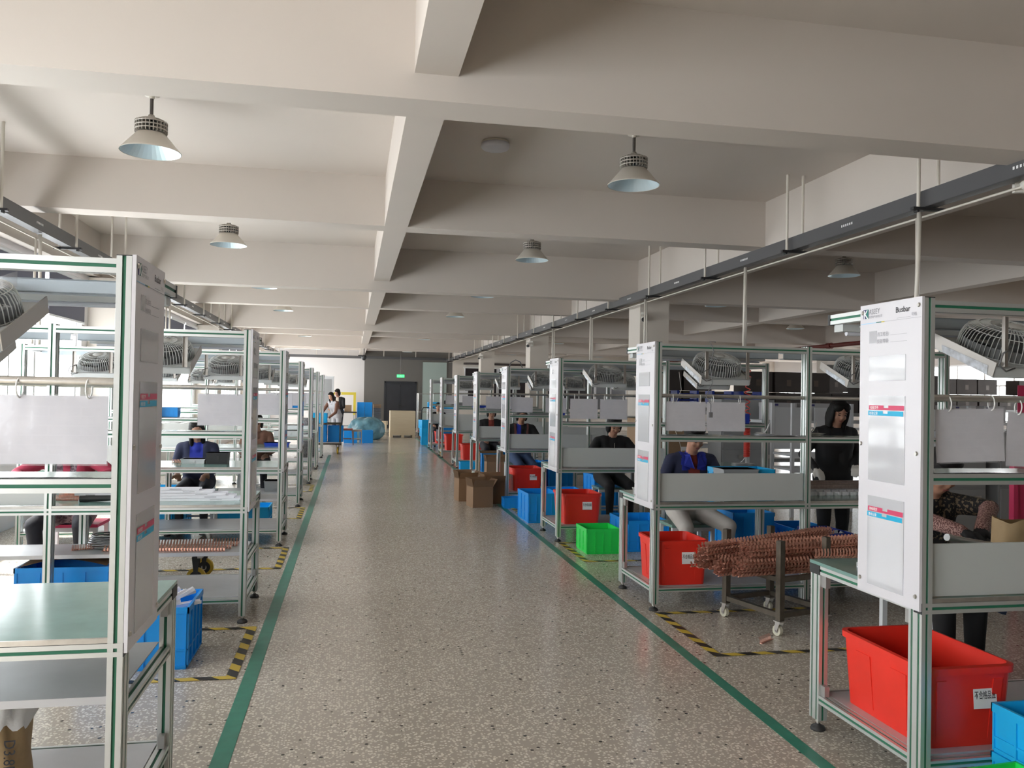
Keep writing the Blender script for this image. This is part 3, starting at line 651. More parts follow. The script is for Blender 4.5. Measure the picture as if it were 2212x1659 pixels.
# ------------------------------------------------------------ bins and crates
def open_box(mb, w, d, h, wt, dt, t=.006, m=0):
    """tapered open container: bottom w x d, top wt x dt, both centred"""
    def ring(a, b, z): return [(-a/2,-b/2,z),(a/2,-b/2,z),(a/2,b/2,z),(-a/2,b/2,z)]
    vs = ring(w,d,0)+ring(wt,dt,h)+ring(wt-2*t,dt-2*t,h)+ring(w-2*t,d-2*t,t)
    fs = [(0,3,2,1)]
    for k in (0,4,8): fs += [(k+i, k+(i+1)%4, k+4+(i+1)%4, k+4+i) for i in range(4)]
    fs += [(12,13,14,15)]
    return mb.add(vs, fs, m)
def rounded(mb, w, d, h, wt, dt, t=.006, rad=.04, m=0, n=4):
    def ring(a, b, z, r):
        o = []
        for cx, cy, a0 in ((a/2-r,b/2-r,0),(-a/2+r,b/2-r,PI/2),(-a/2+r,-b/2+r,PI),(a/2-r,-b/2+r,1.5*PI)):
            o += [(cx+r*math.cos(a0+PI/2*k/n), cy+r*math.sin(a0+PI/2*k/n), z) for k in range(n+1)]
        return o
    K = 4*(n+1)
    R = [ring(w,d,0,rad*.7), ring(wt,dt,h,rad), ring(wt-2*t,dt-2*t,h,rad-t*.5), ring(w-2*t,d-2*t,t,rad*.6)]
    vs = [p for q in R for p in q]
    fs = [tuple(range(K))[::-1]]
    for k in range(3): fs += [(k*K+i, k*K+(i+1)%K, (k+1)*K+(i+1)%K, (k+1)*K+i) for i in range(K)]
    fs += [tuple(range(3*K,4*K))]
    mb.add(vs, fs, m, False)
    return R
def red_bin(name, loc, w, d, h, label, group, rz=0.0, lab_x=.0, note=True):
    t = thing(name, label, 'bin', loc, rz, group)
    b = MB(); rounded(b, w*.86, d*.88, h, w*.96, d*.96, .006, .05)
    # recessed-looking ribs on the walls
    for sx in (-1, 1):
        for yy in (-.28, .12, ):
            k = MB(); 
            b.frus((sx*w*.435-.002, sx*w*.435+.002, d*yy*.92, d*(yy+.17)*.92), (sx*w*.475-.002, sx*w*.475+.002, d*yy, d*(yy+.17)), .03, h*.80)
    for xx in (-.36, .24):
        b.frus((w*xx*.92, w*(xx+.10)*.92, -d*.442-.002, -d*.442+.002), (w*xx, w*(xx+.10), -d*.478-.002, -d*.478+.002), .03, h*.84)
    b.build('bin_body', M['red'], t)
    rm = MB(); 
    n = 5; K = 4*(n+1)
    def ring(a, bb, z, r):
        o = []
        for cx, cy, a0 in ((a/2-r,bb/2-r,0),(-a/2+r,bb/2-r,PI/2),(-a/2+r,-bb/2+r,PI),(a/2-r,-bb/2+r,1.5*PI)):
            o += [(cx+r*math.cos(a0+PI/2*k/n), cy+r*math.sin(a0+PI/2*k/n), z) for k in range(n+1)]
        return o
    R = [ring(w*.955,d*.955,h-.028,.05), ring(w,d,h-.028,.055), ring(w*1.005,d*1.005,h,.058), ring(w*.93,d*.93,h+.003,.05), ring(w*.93,d*.93,h-.006,.05)]
    vs = [p for q in R for p in q]
    rm.add(vs, [(k*K+i,k*K+(i+1)%K,(k+1)*K+(i+1)%K,(k+1)*K+i) for k in range(4) for i in range(K)], 0, False)
    rm.build('bin_rim', M['red'], t)
    if note:
        zc = h*.64; yf = -(d*.44+(d*.48-d*.44)*zc/h)-.003; tl = math.atan2(d*.04, h)
        Mx = Matrix.Translation((lab_x*w, yf, zc)) @ Matrix.Rotation(-tl, 4, 'X') @ Matrix.Rotation(0, 4, 'Z')
        st = MB().box(-.055,.055,-.0008,0,-.055,.055,0,Mx).build('label_sticker', M['paper'], t)
        MB().text('不合格品盒', .036, Mx @ frame_M((0,-.0016,-.013), (1,0,0), (0,0,1)), 0, .56, .008, 'CENTER').build('lettering', M['black'], st)
    return t
RB = 'red reject bins on the lower shelves'
red_bin('reject_bin', (2.525, 3.275, .181), .44, .62, .335, 'big red plastic bin on the lower shelf of the nearest column-side bench', RB, .0, .16)
red_bin('reject_bin', (2.50, 6.13, .181), .43, .46, .335, 'red plastic bin with label under the second column-side bench', RB, 0, .10)
red_bin('reject_bin', (2.545, 9.10, .181), .46, .50, .335, 'red plastic bin with label under the third column-side bench', RB, 0, .12)
red_bin('reject_bin', (2.60, 12.28, .181), .48, .52, .335, 'red plastic bin behind the open cartons under the fourth column-side bench', RB, 0, .18)
red_bin('reject_bin', (2.60, 18.0, .181), .46, .50, .335, 'plain red bin under the sixth column-side bench', RB, 0, 0, False)
red_bin('reject_bin', (2.58, 21.05, .181), .46, .50, .40, 'tall red bin under the seventh column-side bench', RB, 0, 0, False)
red_bin('reject_bin', (2.62, 24.0, .181), .46, .50, .335, 'red bin under the farthest column-side bench', RB, 0, 0, False)
def crate(name, loc, w, d, h, m, label, group, rz=0.0, nx=4, ny=3):
    """straight-walled stacking crate with ribs"""
    b = MB(); open_box(b, w*.955, d*.955, h, w*.97, d*.97, .006)
    for z0, z1 in ((h-.035, h), (h*.30, h*.30+.010), (.012, .024)):
        for (x0,x1,y0,y1) in ((-w/2,w/2,-d/2,-d*.484),(-w/2,w/2,d*.484,d/2),(-w/2,-w*.484,-d/2,d/2),(w*.484,w/2,-d/2,d/2)):
            q = 0 if z0 > h*.5 else .004
            b.box(x0+q*(x0<0)-q*0,x1-q*(x1>0),y0+q*(y0<0),y1-q*(y1>0),z0,z1)
    for i in range(nx+1):
        x = -w*.47+w*.94*i/nx
        for sy in (-1,1): b.box(x-.004,x+.004,sy*d*.47,sy*d*.497,.014,h-.01)
    for i in range(ny+1):
        y = -d*.47+d*.94*i/ny
        for sx in (-1,1): b.box(sx*w*.47,sx*w*.497,y-.004,y+.004,.014,h-.01)
    o = b.build(name, m); o.location = loc; o.rotation_euler = (0,0,rz)
    return tag(o, label, 'crate', group)
BC = 'blue stacking crates'
crate('plastic_crate', (2.545, 8.27, 0), .36, .40, .255, M['green_p'], 'bright green crate on the floor before the third column-side bench', None)
crate('plastic_crate', (3.06, 8.46, 0), .46, .62, .32, M['blue'], 'blue crate on the floor behind the bright green crate', BC)
crate('plastic_crate', (2.40, 10.42, 0), .42, .62, .37, M['blue'], 'tall blue crate before the third red bin, beside the aisle', BC, 0.02)
crate('plastic_crate', (2.29, 11.56, 0), .30, .22, .15, M['blue'], 'low blue crate of scrap parts beside the open cartons', BC)
crate('plastic_crate', (2.79, 2.73, 0), .46, .36, .20, M['lblue'], 'lower sky blue crate on the floor by the nearest red bin', BC)
crate('plastic_crate', (2.79, 2.73, .195), .46, .36, .20, M['lblue'], 'upper sky blue crate stacked by the nearest red bin', BC)
crate('plastic_crate', (2.26, 2.52, 0), .40, .24, .275, M['green_p'], 'green crate on the floor in front of the nearest post', None, .1)
crate('plastic_crate', (3.72, 7.42, 0), .42, .55, .54, M['blue'], 'tall deep blue crate behind the copper cart', BC)
crate('plastic_crate', (4.28, 7.3, 0), .40, .50, .40, M['blue'], 'blue crate beside the black hooded worker', BC)
crate('plastic_crate', (3.95, 6.35, .181), .28, .40, .33, M['dblue'], 'royal blue tote on the lower shelf of the second column-side bench', None)
crate('plastic_crate', (2.86, 10.9, 0), .45, .55, .34, M['blue'], 'blue crate behind the third red bin', BC)
crate('plastic_crate', (3.42, 10.9, 0), .42, .55, .55, M['blue'], 'high blue crate beside the black jacket worker', BC)
crate('plastic_crate', (2.75, 9.95, 0), .12, .3, .42, M['green_p'], 'narrow green crate beside the grey stool of the third bench', None)
crate('plastic_crate', (2.95, 13.6, 0), .45, .55, .50, M['blue'], 'blue crate behind the fourth column-side bench', BC)
crate('plastic_crate', (3.45, 13.55, 0), .45, .55, .50, M['blue'], 'blue crate under the legs of the apron worker', BC)
crate('plastic_crate', (2.44, 17.45, 0), .32, .24, .17, M['lblue'], 'small blue crate on the floor beside the sixth column-side bench', BC)
crate('plastic_crate', (2.52, 15.2, .181), .30, .36, .34, M['blue'], 'blue crate inside the fifth column-side bench', BC)
crate('plastic_crate', (3.1, 16.5, 0), .4, .5, .5, M['blue'], 'blue crate behind the fifth column-side bench', BC)
crate('plastic_crate', (2.62, 22.6, .36), .30, .40, .36, M['blue'], 'blue crate on the yellow wheeled cart in the column-side row', BC)
for j in range(3): crate('plastic_crate', (2.32-.02*j, 26.1, .26*j), .30, .42, .26, M['lblue'], '%s sky blue crate of the stack past the last column-side bench' % ('bottom','middle','top')[j], BC, .1*j)
crate('plastic_crate', (2.85, 28.6, 0), .5, .4, .3, M['blue'], 'blue crate on the floor below the wire trolley', BC)
for j, x in enumerate((3.05, 3.60)): crate('plastic_crate', (x, 31.2+.3*j, 1.052), .44, .46, .24, M['lblue'], 'blue crate on the %s white tray stack at the end wall' % ('nearer','further')[j], BC)
# window-side crates
crate('plastic_crate', (-1.19, 5.22, 0), .60, .46, .355, M['blue'], 'blue crate full of white profile offcuts by the nearest window-side bench', BC, 0, 5, 4)
crate('plastic_crate', (-1.95, 6.42, .181), .62, .40, .17, M['blue'], 'shallow blue crate holding cardboard on the second window-side bench shelf', BC)
crate('plastic_crate', (-1.82, 8.94, 1.318), .17, .14, .10, M['blue'], 'small blue bin on the shelf against the bright windows', BC)
crate('plastic_crate', (-2.05, 9.9, 0), .50, .45, .50, M['lblue'], 'sky blue crate in front of the navy jacket worker', BC)
crate('plastic_crate', (-1.25, 10.4, 0), .62, .45, .22, M['lblue'], 'low sky blue crate on the floor behind the third window-side bench', BC)
for j in range(3): crate('plastic_crate', (-.85, 22.2, .30+.25*j), .46, .55, .25, (M['blue'],M['blue'],M['lblue'])[j], '%s blue crate on the grey push cart' % ('bottom','middle','top')[j], BC)
crate('plastic_crate', (-.40, 22.3, .30), .40, .45, .42, M['blue'], 'blue crate at the aisle end of the grey push cart', BC)
crate('plastic_crate', (-1.0, 21.0, .818), .40, .35, .14, M['green_p'], 'bright green tray on the seventh window-side table', None)
for j in range(2): crate('plastic_crate', (-.02+.5*j, 26.9, 0), .42, .40, .40, M['blue'], 'blue crate on the floor behind the %s stool' % ('red','grey')[j], BC)
for c in range(2):
    for j in range(5): crate('plastic_crate', (.36+.30*c, 33.3, .35+.175*j), .29, .42, .175, M['blue'], '%s blue crate in the %s column of the far stack' % (('lowest','second','third','fourth','top')[j], ('window-side','wall-side')[c]), BC, 0, 3, 2)
# ============================================================ things on and under the benches
# ---- copper busbars on the push cart
def comb_mesh(L, n, m):
    b = MB(); b.box(-L/2,L/2,-.009,.009,0,.0022)
    for i in range(n):
        x = -L/2+L*(i+.5)/n
        b.add([(x-.010,.008,0),(x+.008,.008,0),(x+.010,.010,.020),(x-.006,.010,.020),(x+.012,.022,.036),(x-.002,.022,.036)], [(0,1,2,3),(3,2,4,5)])
        b.add([(x-.008,-.009,0),(x+.006,-.009,0),(x+.010,-.022,.014),(x-.002,-.022,.014)], [(0,1,2,3)])
    return b.build('busbar', m)
comb = comb_mesh(1.18, 40, M['copper']); comb_b = comb_mesh(1.08, 37, M['copper'])
def bundle(label, loc, rot, rows, cols, src, jit=.02):
    t = thing('busbar_bundle', label, 'copper parts', loc, 0, 'wired copper bundles on the push cart'); t.rotation_euler = rot
    for j in range(rows):
        for i in range(cols):
            o = src.copy(); C.objects.link(o); o.parent = t
            o.location = (random.uniform(-jit,jit)+.012*j, (i-(cols-1)/2)*.027+.009*(j % 2), j*.024)
            o.rotation_euler = (random.uniform(-.35,.35), random.uniform(-.012,.012), random.uniform(-.02,.02))
    W_, H_ = cols*.0155, rows*.024
    for x in (-.36, .05, .40):
        MB().tube([(x+.01*math.sin(a*2), W_*math.cos(a), H_/2+(H_/2+.010)*math.sin(a)) for a in [2*PI*k/14 for k in range(14)]], .0016, 4, 0, True).build('tie_wire', M['copper_d'], t)
    return t
ca = math.radians(16.0)
ct = thing('push_cart', 'rusty square-tube push cart loaded with copper busbars', 'cart', (3.01, 5.46, 0), 0)
CW, CDp = .43, .53
ct.rotation_euler = (0, 0, ca)
for sx in (-1,1):
    for sy in (-1,1):
        x, y = sx*CW/2, sy*CDp/2
        p = MB().box(x-.021,x+.021,y-.021,y+.021,.105,.645).box(x-.0165,x+.0165,y-.0165,y+.0165,.642,.646,1).build('cart_post', [M['iron'], M['cap']], ct)
        k = MB().box(x-.03,x+.03,y-.03,y+.03,.098,.105,1).frus((x-.022,x-.018,y+.008,y+.030),(x-.022,x-.018,y-.02,y+.022),.030,.098,1).frus((x+.018,x+.022,y+.008,y+.030),(x+.018,x+.022,y-.02,y+.022),.030,.098,1).cyl((x-.026,y+.018,.036),(x+.026,y+.018,.036),.006,n=8,m=1)
        k.build('caster_fork', [M['iron'], M['bracket']], ct)
        w = MB().cyl((x-.013,y+.018,.036),(x+.013,y+.018,.036),.036,n=20).cyl((x-.0145,y+.018,.036),(x+.0145,y+.018,.036),.016,n=14,m=1).build('caster_wheel', [M['caster_w'], M['bracket']], ct)
for z in (.125, .365):
    for s in (-1,1):
        MB().box(-CW/2+.02,CW/2-.02,s*CDp/2-.017,s*CDp/2+.017,z,z+.034).build('cart_rail', M['iron'], ct)
        MB().box(s*CW/2-.017,s*CW/2+.017,-CDp/2+.02,CDp/2-.02,z,z+.034).build('cart_rail', M['iron'], ct)
bundle('large copper busbar bundle at the front of the push cart', (3.17, 5.30, .402), (0, .0, .14), 4, 5, comb)
bundle('copper busbar bundle lying across the middle of the push cart', (3.07, 5.46, .402), (.1, -.01, .20), 4, 5, comb)
bundle('copper busbar bundle at the back of the push cart', (2.97, 5.63, .402), (-.1, -.01, .20), 4, 5, comb_b)
bundle('upper copper busbar bundle tilted over the front one', (3.20, 5.36, .50), (.2, -.02, .12), 4, 5, comb_b)
bundle('top copper busbar bundle on the push cart, nearest the worker', (3.01, 5.57, .505), (-.2, -.05, .25), 4, 5, comb)
def lone_comb(loc, rot, label, g=None, scale=1.0):
    o = comb.copy(); C.objects.link(o); o.name = 'busbar'; o.location = loc; o.rotation_euler = rot; o.scale = (scale,1,1)
    return tag(o, label, 'copper part', g)
lone_comb((2.56, 3.66, .835), (.2,0,-.04), 'copper comb busbar standing at the back of the nearest column-side table', None, .55)
for i in range(5): lone_comb((2.62+.03*i, 3.33+.05*i, .820+.004*i), (PI/2 if i % 2 else 0, 0, .3-.17*i), '%s copper comb lying on the nearest column-side table' % ords[i], 'loose copper combs on the nearest table', .42)
for i in range(4): lone_comb((-1.30+.03*i, 6.28+.085*i, .4415), (0,0,-.10+.05*i), '%s copper comb on the grey tray of the second window-side bench' % ords[i], 'copper combs on the grey tray', .72)
lone_comb((-1.75, 6.45, .4405), (0,0,.4), 'short copper comb beside the cable coil on the grey tray', None, .35)
for i in range(4): lone_comb((-1.92+.02*i, 6.2+.06*i, .82+.012*i), (.2*i,0,.2*i), '%s copper piece near the black roll on the second window-side table' % ords[i], 'copper pieces near the black roll', .16)
comb.location = (2.73, 5.05, .001); comb.rotation_euler = (0,0,.6); comb.scale = (.13,1,1); tag(comb, 'small copper scrap lying on the floor before the push cart', 'copper part')
comb_b.location = (-1.6, 9.3, .82); comb_b.scale = (.5,1,1); tag(comb_b, 'copper comb on the third window-side table', 'copper part')
# ---- white assembly rack with rows of white terminal blocks
t = thing('terminal_rack', 'long rack of white terminal blocks on the table before the hooded worker', 'assembly rack', (4.12, 6.30, .818))
for i in range(11):
    x = -.36+.072*i
    MB().box(x-.026,x+.026,-.10,-.06,0,.028).box(x-.030,x-.010,-.11,-.10,.0,.018).box(x+.004,x+.022,-.11,-.10,.006,.028).build('terminal_block', M['win_frame'], t)
    MB().box(x-.030,x+.030,-.058,.02,0,.042).build('terminal_block', M['grey_box'], t)
for i in range(3):
    MB().box(-.40+.03*i,.12+.14*i,.03+.045*i,.06+.045*i,.03,.075+.012*i).box(-.38+.03*i,.10+.14*i,.025+.045*i,.03+.045*i,.045,.055).build('rack_rail', M['bar_metal'], t)
MB().box(-.40,.44,.03,.19,0,.03).build('rack_base', M['grey_box'], t)
# ---- white plastic profiles
k = 0
for j in range(5):
    for i in range(6-j if j else 6):
        L = 1.06-.05*j-.02*(i % 3)
        o = MB().box(-L/2,L/2,-.016,.016,0,.002).box(-L/2,L/2,-.016,-.014,.002,.016).box(-L/2,L/2,.014,.016,.002,.016).box(-L/2+.04,-L/2+.10,-.0165,-.016,.006,.010,1).box(L/2-.2,L/2-.12,-.0165,-.016,.006,.010,1).build('profile_strip', [M['pvc'], M['grey_print']])
        o.location = (-1.30+.03*math.sin(i*2.1+j)-.04*j, 6.14+.036*i+.015*j, .8185+.0172*j); k += 1
        tag(o, 'white plastic strip in the pile by the black roll, %s layer, %s from front' % (('bottom','second','third','fourth','top')[j], ORD[i]), 'plastic strip', 'white profile strips in the pile')
for i in range(4):
    o = MB().box(-.14,.14,-.015,.015,0,.003).box(-.14,.14,-.015,-.012,.003,.022).box(-.14,.14,.012,.015,.003,.022).build('profile_strip', M['pvc'])
    o.location = (2.50+.05*i, 3.50-.045*i, .8185+.001*i); o.rotation_euler = (0,0,-.05-.02*i); tag(o, 'pale plastic channel on the nearest column-side table, %s from the back' % ords[i].replace('nearest','first'), 'plastic strip', 'plastic channels on the nearest table')
for i in range(22):
    o = MB().box(-.11,.11,-.014,.014,0,.0025).box(-.11,.11,-.014,-.0115,.0025,.02).box(-.11,.11,.0115,.014,.0025,.02).build('profile_offcut', M['pvc'])
    o.location = (-1.26+.026*(i % 11)+random.uniform(0,.05), 5.10+.026*(i % 9), .285+.0075*(i//2)+random.uniform(0,.01)); o.rotation_euler = (random.uniform(-.3,.3), random.uniform(-.45,.05), random.uniform(.3,1.9))
    tag(o, 'white profile offcut heaped in the blue crate by the nearest window-side bench', 'plastic strip', 'white offcuts in the blue crate')
# ---- black film roll, cable coil, tray items on the second window-side bench
o = MB().cyl((-.10,0,.022),(.10,.02,.022),.022,n=14).cyl((-.11,.03,.016),(.05,.05,.016),.016,n=10).build('film_roll', M['cap']); o.location = (-1.72, 6.12, .818); tag(o, 'black plastic film roll on the second window-side table', 'film roll')
t = thing('cable_coil', 'coil of grey cable lying on the tray of the second window-side bench', 'cable', (-1.68, 6.52, .439))
for j in range(7): MB().tube([((.20-.006*j)*math.cos(a), (.13-.004*j)*math.sin(a), .010+.013*j+.004*math.sin(3*a+j)) for a in [2*PI*k/28 for k in range(28)]], .0065, 5, 0, True).build('cable_turn', M['silver'], t)
o = MB().sheet(10,6,lambda u,v: (-.28+.56*u, -.17+.34*v, .05*math.sin(PI*u)+.015*math.sin(PI*v)), 0).build('cardboard_sheet', M['carton']); o.location = (-1.95, 6.42, .352); tag(o, 'bent brown cardboard sheet on the shallow blue crate', 'cardboard')
# ---- kraft sack
t = thing('paper_sack', 'brown kraft sack with white torn top under the nearest window-side bench', 'sack', (-1.27, 3.18, .181), .1)
def sack(u, v):
    a = 2*PI*u; r = 1+.05*math.sin(5*a+2*v)+.04*math.sin(9*a+6*v); w, d = .17, .11
    return (w*math.copysign(abs(math.cos(a))**.55, math.cos(a))*r, d*math.copysign(abs(math.sin(a))**.55, math.sin(a))*r, .27*v)
MB().sheet(48,10,sack).build('sack_body', M['kraft'], t)
def cuff(u, v):
    p = sack(u, .95); a = 2*PI*u; f = 1.05+.06*v+.04*math.sin(7*a+3*v)
    return (p[0]*f, p[1]*f, .245+.115*v+.012*math.sin(11*a)+.01*math.sin(5*a+4*v))
MB().sheet(60,6,cuff).build('sack_cuff', M['white_bag'], t)
MB().text('D3.8E', .05, frame_M((.128,-.124,.225), (0,0,-1), (1,0,0)), 0, .9, .0).build('lettering', M['black'], t)
# ---- red card and kraft bag, tools on the nearest column-side bench
o = MB().box(-.11,.11,0,.004,0,.32).build('red_card', M['red_strip']); o.location = (5.31, 5.66, 1.43); tag(o, 'red card hung behind the work sheets of the nearest column-side bench', 'card')
t = thing('red_rack', 'tall red rack panel behind the nearest column-side bench', 'rack', (5.34, 5.70, 0))
MB().box(-.15,.25,0,.03,.15,1.42).box(-.15,-.11,-.02,0,0,1.42).box(.21,.25,-.02,0,0,1.42).build('rack_panel', M['red_strip'], t)
o = MB()
def kb(u, v):
    a = 2*PI*u; r = 1+.04*math.sin(4*a+3*v); return (.15*math.copysign(abs(math.cos(a))**.5, math.cos(a))*r*(1-.08*v), .10*math.copysign(abs(math.sin(a))**.5, math.sin(a))*r*(1-.3*v), .24*v+.012*math.sin(3*a)*v)
o.sheet(40,8,kb); o = o.build('kraft_bag', M['kraft']); o.location = (3.13, 3.36, .818); tag(o, 'brown kraft paper bag standing on the nearest column-side table', 'bag')
o = MB().cyl((-.16,0,.02),(.16,.05,.045),.013,n=10).cyl((-.19,-.005,.018),(-.16,0,.02),.016,n=10,m=1).build('steel_tube_tool', [M['bracket'], M['alu_dark']]); o.location = (2.76, 3.22, .945); o.rotation_euler = (0,.25,.1); tag(o, 'short steel tube tool beside the patterned sleeve', 'tool')
# ---- glove pair, papers, blue bin on shelves
def paper_bundle(loc, label, m, n=4, s=1.0):
    t = thing('paper_bundle', label, 'papers', loc)
    for i in range(n): MB().sheet(6,3,lambda u,v,i=i: ((-.11+.22*u)*s+.01*i, (-.06+.12*v)*s, .010*i+.012*math.sin(PI*u+i)*v)).box(-.11*s,.11*s,-.06*s,.06*s,.010*i-.001,.010*i).build('paper_strip', m, t)
    MB().tube([(-.02*s,0,.01*n),(.02*s,0,.03+.01*n),(.05*s,.01,.06+.01*n),(.055*s,.01,.075+.01*n),(.035*s,.0,.06+.01*n),(.0,0,.012*n)], .003, 5).build('tie_band', m, t)
    return t
paper_bundle((4.53, 9.02, .818), 'tied bundle of white strips on the outer end of the third column-side table', M['paper'])
paper_bundle((3.20, 5.98, 1.322), 'white strips lying on the shelf over the copper cart', M['paper'], 2, .7)
paper_bundle((3.62, 5.99, 1.322), 'crumpled white glove on the shelf before the hooded worker', M['glove'], 3, .6)
crate('storage_bin', (4.45, 8.96, 1.318), .20, .16, .115, M['dblue'], 'royal blue bin on the shelf end of the third column-side bench', None)
crate('storage_bin', (3.05, 12.03, 1.318), .18, .16, .115, M['dblue'], 'royal blue bin on the shelf of the fourth column-side bench', None)
crate('plastic_crate', (3.18, 6.35, .818), .46, .30, .215, M['lblue'], 'sky blue tray behind the grey board of the second column-side bench', BC)
t = thing('hose_coil', 'red coiled air hose hanging at the outer end of the third column-side bench', 'hose', (4.58, 9.0, 0))
MB().tube([(.03*math.sin(2*PI*k/14)*(1+.3*math.sin(k*.13)), .03*math.cos(2*PI*k/14), 1.96-.0052*k) for k in range(130)], .006, 5).build('stretched_hose', M['hose'], t)
MB().tube([(.034*math.sin(2*PI*k/12), .034*math.cos(2*PI*k/12), 1.27-.0012*k) for k in range(290)], .0065, 5).build('hose_coils', M['hose'], t)
MB().cyl((0,0,1.33),(.02,0,1.25),.016,n=8).build('air_gun', M['teal_print'], t)
o = MB().tube([(.07,-.04,2.03),(.02,-.05,2.035),(.05,-.055,1.96),(.02,-.06,1.86),(.04,-.06,1.72),(-.01,-.06,1.62),(.03,-.06,1.56),(.03,-.06,1.50)], .0035, 6).box(.018,.042,-.07,-.05,1.46,1.50).build('power_cord', M['cord']); o.location = (2.62, 5.85, 0); tag(o, 'grey power cord with plug looped over the top of the second column-side bench', 'cord')
o = MB().tube([(0,0,1.9),(.03,0,1.7),(-.05,0,1.5),(-.06,0,1.3),(.02,0,1.1),(.06,0,.95)], .003, 5).build('power_cord', M['cord_w']); o.location = (3.62, 8.76, 0); tag(o, 'thin white cord hanging at the middle post of the third column-side bench', 'cord')
o = MB().tube([(-.10,0,0),(-.07,0,.08),(0,0,.12),(.07,0,.09),(.11,.02,.0)], .008, 6).build('cable_loop', M['cord']); o.location = (2.36, 11.9, 2.005); tag(o, 'dark cable arching over the top of the fourth column-side bench', 'cable')
o = MB().sheet(8,3,lambda u,v: (-.08+.16*u, .02*math.sin(6*u), -.03*math.sin(PI*u)-.05*v*u)).build('tape_scrap', M['sleeve']); o.location = (-1.12, 2.84, 1.965); tag(o, 'torn clear tape hanging from the top rail of the nearest window-side bench', 'tape')
o = MB().tube([(-.03,0,.02),(.0,0,.01),(-.015,0,-.005),(.03,0,-.01),(.01,0,-.03)], .006, 5).build('yellow_tie', M['yellow']); o.location = (-1.35, 5.93, 1.655); tag(o, 'yellow cable tie by the hanging bar of the second window-side bench', 'cable tie')
# bags and boxes on the outer lower shelf of the second column-side bench
def lump(name, loc, w, d, h, m, label, cat, seed=1):
    def f(u, v):
        a = 2*PI*u; r = 1+.08*math.sin(3*a+seed)+.06*math.sin(5*a+seed*2+v*4); q = math.cos(v*PI/2*.98)**.55
        return (w*math.cos(a)*r*q, d*math.sin(a)*r*q, h*math.sin(v*PI/2)*(1+.06*math.sin(4*a+seed)))
    o = MB().sheet(28,8,f).build(name, m); o.location = loc; return tag(o, label, cat)
lump('white_sack', (4.06, 6.3, .30), .14, .12, .20, M['white_bag'], 'crumpled white bag in the grey box under the hooded worker', 'bag', 2)
crate('grey_box', (4.06, 6.3, .181), .26, .24, .13, M['locker'], 'grey box holding the white bag under the hooded worker', None)
lump('yellow_sack', (4.42, 6.28, .181), .18, .12, .16, M['kraft'], 'dull yellow sack on the lower shelf under the hooded worker', 'bag', 4)
# ---- cartons by the aisle
def carton(loc, w, d, h, label, rz=0, m='carton', flaps=True, sticker=None, g=None):
    t = thing('carton', label, 'carton', loc, rz, g)
    b = MB(); open_box(b, w, d, h, w, d, .004); b.build('carton_box', M[m], t)
    if flaps:
        f = .5*min(w,d)
        for (p, q, ax, s) in (((-w/2,-d/2),(w/2,-d/2),(0,-1),.9),((-w/2,d/2),(w/2,d/2),(0,1),.35),((w/2,-d/2),(w/2,d/2),(1,0),.8),((-w/2,-d/2),(-w/2,d/2),(-1,0),.25)):
            o = f*.55*s; z = h+f*.8*math.sqrt(max(.05,1-(.55*s)**2))
            v = [(p[0],p[1],h),(q[0],q[1],h),(q[0]+ax[0]*o,q[1]+ax[1]*o,z),(p[0]+ax[0]*o,p[1]+ax[1]*o,z)]
            MB().add(v+[(a,b_+.003,c) for a,b_,c in v], [(0,1,2,3),(4,7,6,5),(0,4,5,1),(1,5,6,2),(2,6,7,3),(3,7,4,0)]).build('flap', M[m], t)
    if sticker: MB().box(sticker-.045,sticker+.045,-d/2-.001,-d/2,h*.33,h*.33+.055).build('label_sticker', M['paper'], t)
    return t
carton((1.83, 11.72, 0), .30, .30, .29, 'front open carton standing on the aisle floor', .18, sticker=.0)
carton((1.72, 12.42, 0), .28, .30, .34, 'open carton at the back by the aisle floor reflections', .12, sticker=.06)
carton((2.10, 12.10, 0), .34, .32, .31, 'open carton behind the front one, half under the fourth column-side bench', .1)
carton((2.58, 15.35, .181), .44, .34, .36, 'brown carton on the lower shelf of the fifth column-side bench', 0, flaps=False)
carton((2.56, 14.5, .0), .40, .28, .42, 'brown carton with raised flap before the fifth column-side bench', 0)
for i, (x, z, w) in enumerate(((3.98,.80,.42),(4.42,.80,.40),(3.95,1.06,.36),(4.35,1.06,.30))):
    carton((x, 10.78, z), w, .34, .26, '%s carton stacked behind the third column-side bench' % ('lower left','lower right','upper left','upper right')[i], 0, 'carton_l', False, .05, 'cartons behind the third bench')
t = thing('side_table', 'low grey table carrying the stacked cartons', 'table', (4.1, 10.78, 0))
MB().box(-.4,.62,-.22,.22,.77,.80).build('tabletop', M['locker'], t)
for sx in (-.37,.59):
    for sy in (-.19,.19): MB().box(sx-.02,sx+.02,sy-.02,sy+.02,0,.77).build('leg', M['locker_d'], t)
# ---- stools
def stool(loc, h, w, top, leg, label, rz=0, splay=.0):
    t = thing('stool', label, 'stool', loc, rz)
    MB().box(-w/2,w/2,-w*.4,w*.4,h-.025,h).build('seat', M[top], t)
    for sx in (-1,1):
        for sy in (-1,1):
            x, y = sx*(w/2-.02), sy*(w*.4-.02)
            MB().frus((x*(1+splay)-.016,x*(1+splay)+.016,y*(1+splay)-.016,y*(1+splay)+.016),(x-.016,x+.016,y-.016,y+.016),0,h-.025).build('leg', M[leg], t)
    for sy in (-1,1): MB().box(-(w/2-.03),w/2-.03,sy*(w*.4-.02)-.01,sy*(w*.4-.02)+.01,h*.35,h*.35+.022).build('stretcher', M[leg], t)
    MB().box(-w/2+.01,w/2-.01,-w*.4+.005,-w*.4+.02,h-.06,h-.025).box(-w/2+.01,w/2-.01,w*.4-.02,w*.4-.005,h-.06,h-.025).build('apron', M[leg], t)
    return t
